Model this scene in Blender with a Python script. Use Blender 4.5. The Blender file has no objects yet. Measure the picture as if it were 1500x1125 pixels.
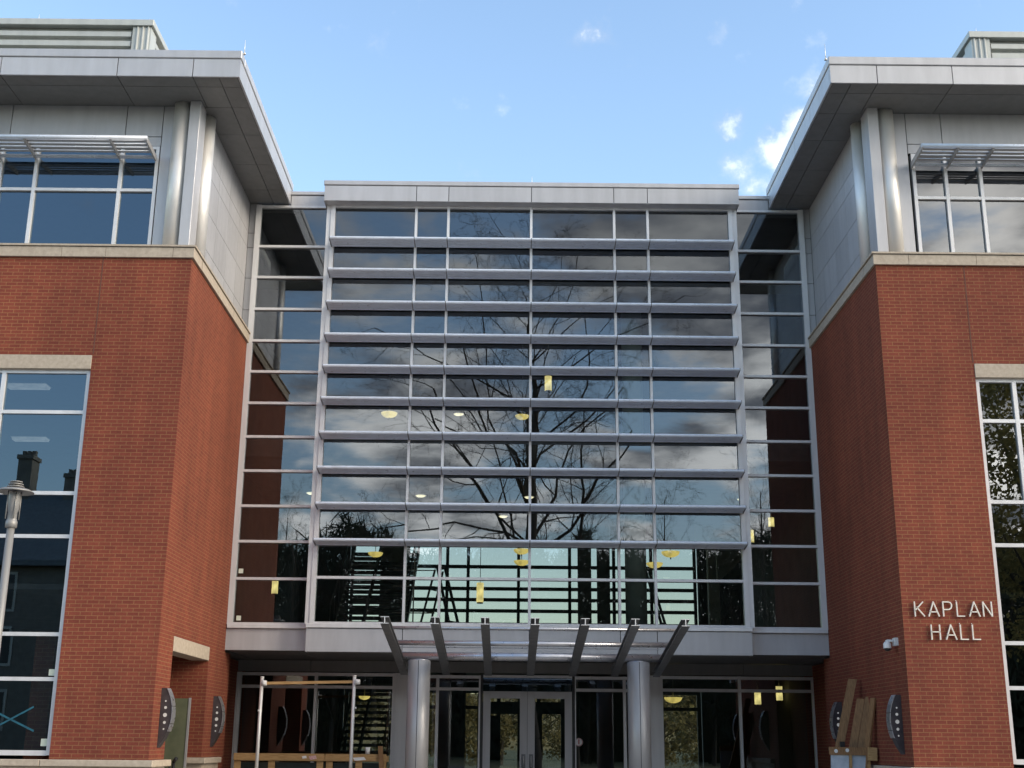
import bpy, bmesh, math, random
from mathutils import Vector, Matrix, noise
random.seed(7)
R = math.radians
S = bpy.context.scene
COL = S.collection

# ------------------------------------------------------------------ camera
cam_d = bpy.data.cameras.new('camera')
cam = bpy.data.objects.new('camera', cam_d); COL.objects.link(cam)
cam_d.sensor_width = 36.0
cam_d.lens = 36.0 * 1816.7 / 1500.0
cam_d.clip_end = 5000
_p, _y, _r = R(16.1189), R(0.06755), R(0.52932)
fwd = Vector((math.sin(_y) * math.cos(_p), math.cos(_y) * math.cos(_p), math.sin(_p)))
rgt = Vector((math.cos(_y), -math.sin(_y), 0)); up = rgt.cross(fwd)
rr = rgt * math.cos(_r) + up * math.sin(_r); uu = up * math.cos(_r) - rgt * math.sin(_r)
M = Matrix((rr, uu, -fwd)).transposed().to_4x4()
M.translation = Vector((-0.475, 0, 1.4))
cam.matrix_world = M
S.camera = cam

# ------------------------------------------------------------------ light, sky, exposure
SUN_EL, SUN_AZ = 24.0, 113.0            # azimuth clockwise from +Y (north): behind the camera, to the right
EXPOSURE = 1.2
sv = Vector((math.sin(R(SUN_AZ)) * math.cos(R(SUN_EL)), math.cos(R(SUN_AZ)) * math.cos(R(SUN_EL)), math.sin(R(SUN_EL))))
sun_d = bpy.data.lights.new('sun', 'SUN'); sun_d.energy = 1.35; sun_d.angle = R(24); sun_d.color = (1.0, 0.86, 0.68)
sun = bpy.data.objects.new('sun', sun_d); COL.objects.link(sun)
sun.rotation_euler = sv.to_track_quat('Z', 'Y').to_euler(); sun.location = (30, -30, 40)

world = bpy.data.worlds.new('World'); S.world = world; world.use_nodes = True
wn = world.node_tree; wn.nodes.clear(); WL = wn.links


def wnode(t, **kw):
    n = wn.nodes.new(t)
    for k, v in kw.items(): setattr(n, k, v)
    return n


def wmath(op, a, b=None, c=None, clamp=False):
    n = wnode('ShaderNodeMath', operation=op, use_clamp=clamp)
    for i, v in enumerate((a, b, c)):
        if v is None: continue
        if hasattr(v, 'links'): WL.new(v, n.inputs[i])
        else: n.inputs[i].default_value = v
    return n.outputs[0]


def wrange(v, a, b, c, d):
    n = wnode('ShaderNodeMapRange', interpolation_type='SMOOTHSTEP')
    for i, x in enumerate((v, a, b, c, d)):
        if hasattr(x, 'links'): WL.new(x, n.inputs[i])
        else: n.inputs[i].default_value = x
    return n.outputs[0]


out = wnode('ShaderNodeOutputWorld'); bg = wnode('ShaderNodeBackground'); bg.inputs[1].default_value = 0.15
sky = wnode('ShaderNodeTexSky', sky_type='NISHITA'); sky.sun_disc = False
sky.sun_elevation = R(SUN_EL); sky.sun_rotation = R(SUN_AZ); sky.altitude = 100; sky.air_density = 1.2; sky.dust_density = 0.6; sky.ozone_density = 1.5
tc = wnode('ShaderNodeTexCoord'); sep = wnode('ShaderNodeSeparateXYZ'); WL.new(tc.outputs['Generated'], sep.inputs[0])
dx, dy, dz = sep.outputs
zz = wmath('ADD', wmath('MAXIMUM', dz, 0.0), 0.16)
cmb = wnode('ShaderNodeCombineXYZ'); WL.new(wmath('DIVIDE', dx, zz), cmb.inputs[0]); WL.new(wmath('DIVIDE', dy, zz), cmb.inputs[1])
n1 = wnode('ShaderNodeTexNoise'); WL.new(cmb.outputs[0], n1.inputs['Vector'])
n1.inputs['Scale'].default_value = 2.3; n1.inputs['Detail'].default_value = 9; n1.inputs['Roughness'].default_value = 0.56; n1.inputs['Distortion'].default_value = 0.25
n2 = wnode('ShaderNodeTexNoise'); WL.new(cmb.outputs[0], n2.inputs['Vector'])
n2.inputs['Scale'].default_value = 3.4; n2.inputs['Detail'].default_value = 7; n2.inputs['Roughness'].default_value = 0.55
n3 = wnode('ShaderNodeTexNoise'); WL.new(tc.outputs['Generated'], n3.inputs['Vector'])
n3.inputs['Scale'].default_value = 26; n3.inputs['Detail'].default_value = 8; n3.inputs['Roughness'].default_value = 0.6
t0 = wmath('ADD', wrange(dy, -0.35, 0.3, 0.435, 0.80), wmath('SUBTRACT', wrange(dx, -0.34, -0.06, 0.16, 0.0), wrange(dx, 0.10, 0.28, 0.0, 0.13)))
broad = wrange(n1.outputs[0], t0, wmath('ADD', t0, 0.13), 0.0, 0.95)
small = None
for (cx, cy, cz), rad, amp in (((0.060, 0.846, 0.53), .030, .55), ((0.225, 0.845, 0.485), .028, .85), ((0.166, 0.872, 0.46), .024, .72),
                               ((0.222, 0.862, 0.455), .034, 1.0), ((0.208, 0.872, 0.443), .034, .95), ((0.175, 0.885, 0.432), .036, .75), ((0.19, 0.89, 0.416), .036, .7),
                               ((0.25, .868, .425), .04, .8)):
    v = Vector((cx, cy, cz)).normalized()
    d = wnode('ShaderNodeVectorMath', operation='DISTANCE'); WL.new(tc.outputs['Generated'], d.inputs[0]); d.inputs[1].default_value = v
    m = wrange(d.outputs['Value'], 0.0, rad, amp, 0.0)
    small = m if small is None else wmath('MAXIMUM', small, m)
small = wrange(wmath('ADD', wmath('MULTIPLY', small, 0.62), wmath('MULTIPLY', wmath('SUBTRACT', n3.outputs[0], 0.5), 1.5)), 0.15, 0.95, 0.0, 0.85)
mask = wmath('MAXIMUM', broad, small)
shade = wrange(n2.outputs[0], .36, .62, 0.0, 1.0)
shade = wmath('MAXIMUM', shade, wrange(small, 0.0, 0.3, 0.0, 1.0))
lit = wmath('ADD', wrange(dz, .16, .46, 10.0, 3.0), wrange(dx, .10, .36, 0.0, 4.5))   # clouds nearer the sun and the horizon are brighter
lit = wmath('ADD', wmath('MULTIPLY', lit, wrange(dy, -.2, .1, 1.0, 0.0)), wrange(dy, -.2, .1, 0.0, 5.4))
lc = wnode('ShaderNodeVectorMath', operation='SCALE'); lc.inputs[0].default_value = (1.0, .965, .91); WL.new(lit, lc.inputs['Scale'])
cm = wnode('ShaderNodeMix', data_type='RGBA'); WL.new(shade, cm.inputs[0])
cm.inputs[6].default_value = (1.3, 1.35, 1.5, 1); WL.new(lc.outputs[0], cm.inputs[7])
mx = wnode('ShaderNodeMix', data_type='RGBA'); WL.new(mask, mx.inputs[0]); WL.new(sky.outputs[0], mx.inputs[6]); WL.new(cm.outputs[2], mx.inputs[7])
WL.new(mx.outputs[2], bg.inputs[0]); WL.new(bg.outputs[0], out.inputs[0])

S.view_settings.view_transform = 'Standard'; S.view_settings.look = 'None'
S.view_settings.exposure = EXPOSURE; S.view_settings.gamma = 1.0
S.render.engine = 'CYCLES'
S.cycles.max_bounces = 8; S.cycles.transparent_max_bounces = 12; S.cycles.glossy_bounces = 5
S.cycles.caustics_reflective = False; S.cycles.caustics_refractive = False

# ------------------------------------------------------------------ materials


class Mat:
    def __init__(s, name):
        s.m = bpy.data.materials.new(name); s.m.use_nodes = True
        s.nt = s.m.node_tree; s.b = s.nt.nodes['Principled BSDF']; s.L = s.nt.links

    def n(s, t, **kw):
        x = s.nt.nodes.new(t)
        for k, v in kw.items(): setattr(x, k, v)
        return x

    def set(s, col=None, rough=None, metal=None, spec=None):
        if col: s.b.inputs['Base Color'].default_value = (*col, 1)
        if rough is not None: s.b.inputs['Roughness'].default_value = rough
        if metal is not None: s.b.inputs['Metallic'].default_value = metal
        if spec is not None: s.b.inputs['Specular IOR Level'].default_value = spec
        return s

    def noise(s, scale, detail=5, coord='Object', stretch=None, rough=.55):
        tcn = s.n('ShaderNodeTexCoord'); nz = s.n('ShaderNodeTexNoise')
        nz.inputs['Scale'].default_value = scale; nz.inputs['Detail'].default_value = detail; nz.inputs['Roughness'].default_value = rough
        if stretch:
            mp = s.n('ShaderNodeMapping'); mp.inputs['Scale'].default_value = stretch
            s.L.new(tcn.outputs[coord], mp.inputs[0]); s.L.new(mp.outputs[0], nz.inputs['Vector'])
        else: s.L.new(tcn.outputs[coord], nz.inputs['Vector'])
        return nz.outputs[0]

    def ramp(s, fac, stops):
        r = s.n('ShaderNodeValToRGB'); e = r.color_ramp.elements
        while len(e) < len(stops): e.new(0.5)
        for k, (p, c) in enumerate(stops):
            e[k].position = p; e[k].color = (*c, 1) if len(c) == 3 else c
        s.L.new(fac, r.inputs[0]); return r.outputs[0]

    def mix(s, a, b, fac, mode='MIX'):
        x = s.n('ShaderNodeMix', data_type='RGBA', blend_type=mode)
        for i, v in ((0, fac), (6, a), (7, b)):
            if hasattr(v, 'links'): s.L.new(v, x.inputs[i])
            elif i == 0: x.inputs[0].default_value = v
            else: x.inputs[i].default_value = (*v, 1)
        return x.outputs[2]

    def island(s):
        return s.n('ShaderNodeNewGeometry').outputs['Random Per Island']

    def base(s, sock): s.L.new(sock, s.b.inputs['Base Color']); return s

    def bump(s, h, strength, dist=.01):
        b = s.n('ShaderNodeBump'); b.inputs['Strength'].default_value = strength; b.inputs['Distance'].default_value = dist
        s.L.new(h, b.inputs['Height']); s.L.new(b.outputs[0], s.b.inputs['Normal']); return s


def mat_noise(name, c1, c2, scale, rough=.8, metal=0, stretch=None, bump=0, island=0, coord='Object', detail=5):
    m = Mat(name).set(rough=rough, metal=metal)
    f = m.noise(scale, detail, coord, stretch)
    c = m.ramp(f, [(.32, c1), (.68, c2)])
    if island:
        k = m.ramp(m.island(), [(0, (1 - island,) * 3), (1, (1 + 0 * island,) * 3)])
        c = m.mix(c, k, 1.0, 'MULTIPLY')
    m.base(c)
    if bump: m.bump(f, bump)
    return m.m


def mat_brick():
    m = Mat('red_brick').set(rough=.86, spec=.25)
    uv = m.n('ShaderNodeUVMap'); uv.uv_map = 'UVMap'
    bt = m.n('ShaderNodeTexBrick'); m.L.new(uv.outputs[0], bt.inputs['Vector'])
    bt.inputs['Scale'].default_value = 1; bt.inputs['Brick Width'].default_value = .2032; bt.inputs['Row Height'].default_value = .06773
    bt.inputs['Mortar Size'].default_value = .0062; bt.inputs['Mortar Smooth'].default_value = .15; bt.inputs['Bias'].default_value = -.1
    bt.inputs['Color1'].default_value = (.232, .060, .037, 1); bt.inputs['Color2'].default_value = (.185, .047, .031, 1)
    bt.inputs['Mortar'].default_value = (.285, .138, .068, 1)
    big = m.mix(m.ramp(m.noise(.5, 7), [(.3, (.84, .83, .85)), (.7, (1.10, 1.08, 1.05))]), m.ramp(m.noise(1.3, 8, stretch=(2.2, 2.2, .22)), [(.34, (.86, .87, .90)), (.6, (1.04, 1.03, 1.02))]), 1, 'MULTIPLY')
    fine = m.ramp(m.noise(42, 3), [(.25, (.86, .86, .86)), (.75, (1.12, 1.12, 1.12))])
    c = m.mix(m.mix(bt.outputs['Color'], big, 1, 'MULTIPLY'), fine, 1, 'MULTIPLY')
    m.base(c)
    inv = m.n('ShaderNodeMath', operation='SUBTRACT'); inv.inputs[0].default_value = 1; m.L.new(bt.outputs['Fac'], inv.inputs[1])
    m.bump(inv.outputs[0], .55, .008)
    return m.m


def mat_panel(name, col, rough=.42, metal=.45, var=.06):
    m = Mat(name).set(rough=rough, metal=metal)
    lo = tuple(c * (1 - var) for c in col); hi = tuple(min(1, c * (1 + var)) for c in col)
    c = m.mix(lo, hi, m.island())
    st = m.ramp(m.noise(1.6, 6, stretch=(3, 3, .5)), [(.3, (.90, .90, .90)), (.65, (1.03, 1.03, 1.03))])
    m.base(m.mix(c, st, 1, 'MULTIPLY'))
    rg = m.ramp(m.noise(9, 5), [(.3, (rough - .06,) * 3), (.7, (rough + .08,) * 3)])
    m.L.new(rg, m.b.inputs['Roughness'])
    return m.m


def mat_glass(name, tint, f0, wave=.0, refl=(.93, .95, .97)):
    m = Mat(name); m.nt.nodes.remove(m.b)
    o = m.nt.nodes['Material Output']
    tr = m.n('ShaderNodeBsdfTransparent'); tr.inputs[0].default_value = (*tint, 1)
    gl = m.n('ShaderNodeBsdfGlossy'); gl.inputs['Roughness'].default_value = 0.0; gl.inputs['Color'].default_value = (*refl, 1)
    lw = m.n('ShaderNodeFresnel'); lw.inputs[0].default_value = 1.5
    fa = m.n('ShaderNodeMapRange'); m.L.new(lw.outputs[0], fa.inputs[0])
    fa.inputs[1].default_value = .04; fa.inputs[2].default_value = 1; fa.inputs[3].default_value = f0; fa.inputs[4].default_value = 1
    if wave:
        h = m.noise(1.3, 2); b = m.n('ShaderNodeBump'); b.inputs['Strength'].default_value = wave; b.inputs['Distance'].default_value = .01
        m.L.new(h, b.inputs['Height']); m.L.new(b.outputs[0], gl.inputs['Normal'])
    mxs = m.n('ShaderNodeMixShader'); m.L.new(fa.outputs[0], mxs.inputs[0]); m.L.new(tr.outputs[0], mxs.inputs[1]); m.L.new(gl.outputs[0], mxs.inputs[2])
    m.L.new(mxs.outputs[0], o.inputs[0])
    return m.m


def mat_emit(name, col, e, base=(.8, .75, .5)):
    m = Mat(name).set(base, .5)
    m.b.inputs['Emission Strength'].default_value = e
    m.L.new(m.ramp(m.noise(7, 2), [(.25, tuple(c * .45 for c in col)), (.7, tuple(c * 1.25 for c in col))]), m.b.inputs['Emission Color'])
    return m.m


BRICK = mat_brick()
JOINT = mat_noise('brown_sealant', (.10, .04, .03), (.14, .06, .04), 5, .8)
STONE = mat_noise('cast_stone', (.40, .335, .265), (.50, .43, .345), 14, .85, bump=.15)
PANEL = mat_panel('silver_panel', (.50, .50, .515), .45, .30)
SOFFIT = mat_panel('soffit_panel', (.20, .20, .196), .55, .2)  # same silver metal as the panels, overhang shade put into a darker colour
ALU = mat_panel('anodised_frame', (.72, .72, .73), .38, .2, .04)
FIN = mat_panel('louvre_metal', (.72, .79, .90), .32, .15, .03)
TUBE = mat_panel('column_metal', (.80, .79, .77), .47, .45, .03)
CLAD = mat_panel('column_cladding', (.42, .42, .43), .42, .35, .05)
STEEL = mat_panel('painted_steel', (.21, .213, .22), .42, .5, .05)
STEEL_END = mat_panel('steel_edge', (.6, .6, .6), .45, .3, .03)
PIPE = mat_panel('steel_pipe', (.55, .56, .60), .30, .75, .03)
DARK = mat_noise('dark_sealant', (.02, .02, .022), (.035, .035, .04), 5, .8)
GLASS = mat_glass('vision_glass', (.58, .60, .58), .14, .018, (.86, .93, 1.0))
GLASS_BLUE = mat_glass('sky_tinted_glass', (.36, .42, .46), .15, .012, (.66, .84, 1.0))  # blue of the mirrored sky put into the reflection colour
GLASS_WARM = mat_glass('window_glass', (.36, .42, .42), .17, .012)
GLASS_CLEAR = mat_glass('rear_glass', (.62, .63, .61), .08)
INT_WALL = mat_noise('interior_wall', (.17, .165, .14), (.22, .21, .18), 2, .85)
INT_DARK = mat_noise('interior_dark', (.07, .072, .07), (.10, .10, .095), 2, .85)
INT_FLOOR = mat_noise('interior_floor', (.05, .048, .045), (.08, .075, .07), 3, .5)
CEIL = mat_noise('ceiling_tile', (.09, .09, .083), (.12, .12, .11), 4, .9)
FRAME_DK = mat_noise('dark_frame', (.03, .032, .034), (.05, .052, .055), 6, .5)
WOOD = mat_noise('raw_pine', (.36, .20, .075), (.56, .36, .16), 5, .75, stretch=(1, 14, 14), island=.25, bump=.1)
WOOD_V = mat_noise('weathered_plank', (.22, .115, .050), (.36, .20, .09), 4, .8, stretch=(14, 14, 1), island=.35, bump=.15)
PLASTIC = mat_noise('clear_wrap', (.35, .42, .5), (.55, .6, .68), 6, .3)
WHITE = mat_noise('white_paint', (.70, .70, .69), (.80, .80, .79), 8, .4)
LETTER = mat_noise('letter_metal', (.74, .70, .62), (.84, .80, .72), 8, .5)
BLACK = mat_noise('black_plastic', (.012, .012, .014), (.025, .025, .027), 8, .35)
PAPER = mat_noise('paper', (.55, .6, .48), (.72, .76, .64), 5, .8)
TAPE = mat_noise('blue_tape', (.008, .07, .11), (.012, .11, .16), 9, .6)
RED = mat_noise('red_print', (.42, .03, .04), (.5, .05, .06), 8, .5)
SCONCE = mat_noise('bronze_plate', (.055, .05, .055), (.085, .075, .08), 7, .5, .4)
GREENG = mat_noise('green_glass_sheet', (.10, .115, .075), (.145, .155, .10), 3, .25)
BOWL = mat_emit('amber_bowl', (1.0, .80, .22), .42)
LAMPW = mat_emit('lamp_tube', (1.0, .84, .32), .62)
DISC = mat_emit('downlight', (1.0, .93, .62), .8)
FLUOR = mat_emit('fluorescent', (1.0, .96, .86), .16)
DOTLIT = mat_emit('sconce_dot', (1.0, .97, .9), .08, (.45, .45, .43))
BARK = mat_noise('bark', (.035, .028, .022), (.10, .085, .066), 6, .95, stretch=(3, 3, .6), bump=.4)
TWIG = mat_noise('twig', (.035, .025, .018), (.075, .055, .04), 3, .95)
LEAF = mat_noise('leaf', (.10, .11, .035), (.32, .27, .09), .8, .7, island=.6)
LEAFA = mat_noise('autumn_leaf', (.16, .11, .03), (.30, .22, .06), .05, .85, island=.5)
def mat_leaf(name, c1, c2, scale):
    m = Mat(name).set(rough=.7)
    c = m.mix(m.ramp(m.noise(scale, 4), [(.32, c1), (.68, c2)]), m.ramp(m.island(), [(0, (.5, .5, .5)), (1, (1, 1, 1))]), 1, 'MULTIPLY')
    m.base(c)
    tl = m.n('ShaderNodeBsdfTranslucent'); m.L.new(c, tl.inputs[0])
    mx_ = m.n('ShaderNodeMixShader'); mx_.inputs[0].default_value = .5
    m.L.new(m.b.outputs[0], mx_.inputs[1]); m.L.new(tl.outputs[0], mx_.inputs[2]); m.L.new(mx_.outputs[0], m.nt.nodes['Material Output'].inputs[0])
    return m.m


LEAF = mat_leaf('leaf', (.20, .19, .07), (.50, .42, .16), .8)
LEAFA = mat_leaf('autumn_leaf', (.17, .14, .05), (.33, .27, .10), .05)
BUSH = mat_noise('bush_leaf', (.018, .028, .012), (.05, .06, .025), .8, .8, island=.5)
GROUNDM = mat_noise('lawn', (.05, .065, .025), (.11, .11, .05), .35, .95, detail=8)
PAVE = mat_noise('concrete_paving', (.30, .285, .26), (.40, .385, .36), 1.2, .9, detail=8, bump=.1)
HILLM = mat_noise('hill_woods', (.11, .10, .035), (.30, .22, .075), .06, .95, detail=9)
OLDB = mat_noise('old_brick', (.16, .14, .115), (.24, .21, .17), 3, .9, bump=.1)
SLATE = mat_noise('slate', (.11, .125, .13), (.17, .185, .19), 5, .7)
CREAM = mat_noise('cream_paint', (.5, .47, .4), (.58, .55, .47), 3, .7)
PENT = mat_panel('penthouse_metal', (.50, .52, .50), .5, .15, .03)
PENT_DK = mat_panel('penthouse_gap', (.26, .27, .255), .6, .1, .03)

# ------------------------------------------------------------------ mesh helpers


class MB:
    def __init__(s): s.v = []; s.f = []; s.mi = []; s.sm = []; s.m = 0

    def face(s, pts, smooth=False):
        b = len(s.v); s.v += [tuple(p) for p in pts]; s.f.append(tuple(range(b, b + len(pts)))); s.mi.append(s.m); s.sm.append(smooth)

    def mesh(s, vs, fs, smooth=False):
        b = len(s.v); s.v += [tuple(p) for p in vs]
        for f in fs: s.f.append(tuple(i + b for i in f)); s.mi.append(s.m); s.sm.append(smooth)

    def box(s, x0, x1, y0, y1, z0, z1):
        x0, x1 = min(x0, x1), max(x0, x1); y0, y1 = min(y0, y1), max(y0, y1); z0, z1 = min(z0, z1), max(z0, z1)
        v = [(x0, y0, z0), (x1, y0, z0), (x1, y1, z0), (x0, y1, z0), (x0, y0, z1), (x1, y0, z1), (x1, y1, z1), (x0, y1, z1)]
        s.mesh(v, [(0, 3, 2, 1), (4, 5, 6, 7), (0, 1, 5, 4), (2, 3, 7, 6), (1, 2, 6, 5), (3, 0, 4, 7)])
        return s

    def bbox(s, x0, x1, y0, y1, z0, z1, b=.008):
        """box with chamfered edges"""
        x0, x1 = min(x0, x1), max(x0, x1); y0, y1 = min(y0, y1), max(y0, y1); z0, z1 = min(z0, z1), max(z0, z1)
        bm = bmesh.new()
        bmesh.ops.create_cube(bm, size=1, matrix=Matrix.Translation(((x0 + x1) / 2, (y0 + y1) / 2, (z0 + z1) / 2)) @ Matrix.Diagonal((x1 - x0, y1 - y0, z1 - z0, 1)))
        bmesh.ops.bevel(bm, geom=bm.edges[:], offset=b, segments=1, affect='EDGES')
        bm.verts.index_update()
        s.mesh([v.co[:] for v in bm.verts], [tuple(v.index for v in f.verts) for f in bm.faces]); bm.free()
        return s

    def obox(s, o, ax, ay, az):
        """box from a corner and three edge vectors"""
        o, ax, ay, az = map(Vector, (o, ax, ay, az))
        v = [o, o + ax, o + ax + ay, o + ay]; v += [p + az for p in v]
        s.mesh(v, [(0, 3, 2, 1), (4, 5, 6, 7), (0, 1, 5, 4), (2, 3, 7, 6), (1, 2, 6, 5), (3, 0, 4, 7)])
        return s

    def tube(s, p0, p1, r0, r1=None, n=16, caps=True):
        p0, p1 = Vector(p0), Vector(p1); r1 = r0 if r1 is None else r1
        d = (p1 - p0).normalized(); a = d.orthogonal().normalized(); b = d.cross(a)
        b0 = len(s.v)
        for p, r in ((p0, r0), (p1, r1)):
            for k in range(n):
                t = 2 * math.pi * k / n; s.v.append(tuple(p + a * (r * math.cos(t)) + b * (r * math.sin(t))))
        for k in range(n):
            j = (k + 1) % n; s.f.append((b0 + k, b0 + j, b0 + n + j, b0 + n + k)); s.mi.append(s.m); s.sm.append(True)
        if caps:
            s.f.append(tuple(b0 + k for k in reversed(range(n)))); s.mi.append(s.m); s.sm.append(False)
            s.f.append(tuple(b0 + n + k for k in range(n))); s.mi.append(s.m); s.sm.append(False)
        return s

    def lathe(s, prof, c, n=24, smooth=True):
        cx, cy, cz = c; b0 = len(s.v)
        for r, z in prof:
            for k in range(n):
                t = 2 * math.pi * k / n; s.v.append((cx + r * math.cos(t), cy + r * math.sin(t), cz + z))
        for i in range(len(prof) - 1):
            for k in range(n):
                j = (k + 1) % n
                s.f.append((b0 + i * n + k, b0 + i * n + j, b0 + (i + 1) * n + j, b0 + (i + 1) * n + k)); s.mi.append(s.m); s.sm.append(smooth)
        return s

    def prism(s, prof, axis, a0, a1, smooth=False):
        """2D profile extruded along axis: X -> (y,z), Y -> (x,z), Z -> (x,y)"""
        def P(p, a):
            return (a, p[0], p[1]) if axis == 'X' else (p[0], a, p[1]) if axis == 'Y' else (p[0], p[1], a)
        n = len(prof); v = [P(p, a0) for p in prof] + [P(p, a1) for p in prof]
        b = len(s.v); s.v += v
        for k in range(n):
            j = (k + 1) % n; s.f.append((b + k, b + j, b + n + j, b + n + k)); s.mi.append(s.m); s.sm.append(smooth)
        s.f.append(tuple(b + k for k in reversed(range(n)))); s.mi.append(s.m); s.sm.append(False)
        s.f.append(tuple(b + n + k for k in range(n))); s.mi.append(s.m); s.sm.append(False)
        return s

    def build(s, name, mats, parent=None, fix=True, label=None):
        if not isinstance(mats, (list, tuple)): mats = [mats]
        off = wpos(parent) if parent else Vector((0, 0, 0))
        me = bpy.data.meshes.new(name)
        me.from_pydata([(x - off.x, y - off.y, z - off.z) for x, y, z in s.v], [], s.f)
        for m in mats: me.materials.append(m)
        me.polygons.foreach_set('material_index', s.mi); me.polygons.foreach_set('use_smooth', s.sm)
        if fix:
            bm = bmesh.new(); bm.from_mesh(me); bmesh.ops.recalc_face_normals(bm, faces=bm.faces[:]); bm.to_mesh(me); bm.free()
        uv = me.uv_layers.new(name='UVMap')
        for p in me.polygons:
            nx, ny, nz = map(abs, p.normal)
            for li in p.loop_indices:
                x, y, z = s.v[me.loops[li].vertex_index]
                uv.data[li].uv = (y, z) if nx >= ny and nx >= nz else (x, z) if ny >= nz else (x, y)
        me.update()
        o = bpy.data.objects.new(name, me); COL.objects.link(o)
        if parent: o.parent = parent
        if label: o['label'] = label
        return o


def wpos(o):
    p = Vector((0, 0, 0))
    while o: p = p + o.location; o = o.parent
    return p


def tag(o, label, cat, group=None):
    o['label'] = label; o['category'] = cat
    if group: o['group'] = group
    return o


def thing(name, label, cat, loc=(0, 0, 0), group=None):
    o = bpy.data.objects.new(name, None); COL.objects.link(o); o.location = loc; o.empty_display_size = .3
    return tag(o, label, cat, group)


def structure(o): o['kind'] = 'structure'; return o


def copy_thing(o, loc, label, group=None):
    c = o.copy(); COL.objects.link(c); c.location = loc; c['label'] = label
    if group: c['group'] = group
    for ch in o.children:
        d = ch.copy(); COL.objects.link(d); d.parent = c
        for g in ch.children:
            e = g.copy(); COL.objects.link(e); e.parent = d
    return c


def panels(mb, axis, plane, out_s, ucuts, vcuts, gap=.016, t=.03):
    """cladding panels on a plane: axis is the plane's normal; joints left open"""
    for i in range(len(ucuts) - 1):
        for j in range(len(vcuts) - 1):
            u0, u1 = sorted((ucuts[i], ucuts[i + 1])); v0, v1 = sorted((vcuts[j], vcuts[j + 1]))
            u0 += gap / 2; u1 -= gap / 2; v0 += gap / 2; v1 -= gap / 2
            if axis == 'Y': mb.box(u0, u1, plane, plane + out_s * t, v0, v1)
            elif axis == 'X': mb.box(plane, plane + out_s * t, u0, u1, v0, v1)
            else: mb.box(u0, u1, v0, v1, plane, plane + out_s * t)


def pane_quad(x0, x1, y, z0, z1, jit=.003):
    m = MB(); a, b, c = (random.uniform(-jit, jit) for _ in range(3))     # each pane sits a hair out of true, but flat
    m.face([(x0, y + a, z0), (x1, y + b, z0), (x1, y + b + c - a, z1), (x0, y + c, z1)])
    return m


# ------------------------------------------------------------------ ground
g = MB(); g.face([(-900, -700, 0), (900, -700, 0), (900, 1200, 0), (-900, 1200, 0)])
structure(g.build('ground', GROUNDM, fix=False))
g = MB(); g.face([(-40, 1, .004), (40, 1, .004), (40, 31, .004), (-40, 31, .004)]); structure(g.build('pavement', PAVE, fix=False))  # out of view; made pale and wide to bounce light onto the louvres
g = MB(); g.face([(-60, -12, .004), (60, -12, .004), (60, .9, .004), (-60, .9, .004)])
structure(g.build('road', mat_noise('asphalt', (.04, .04, .042), (.065, .065, .066), 3, .9), fix=False))

# ------------------------------------------------------------------ the building
B = thing('campus_hall', 'three storey red brick and silver metal hall with glazed recessed entrance between two projecting wings', 'building', (0, 27, 0))
YF, YG, YC, YR, YD, YU = 21.87, 27.08, 26.76, 21.22, 30.1, 22.4
ROWS = [13.50, 12.51, 11.74, 10.96, 10.19, 9.45, 8.71, 7.93, 7.15, 6.36, 5.575, 4.765]
BOT = 3.78
ZS, ZT = 13.61, 14.17              # canopy soffit and top


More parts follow.
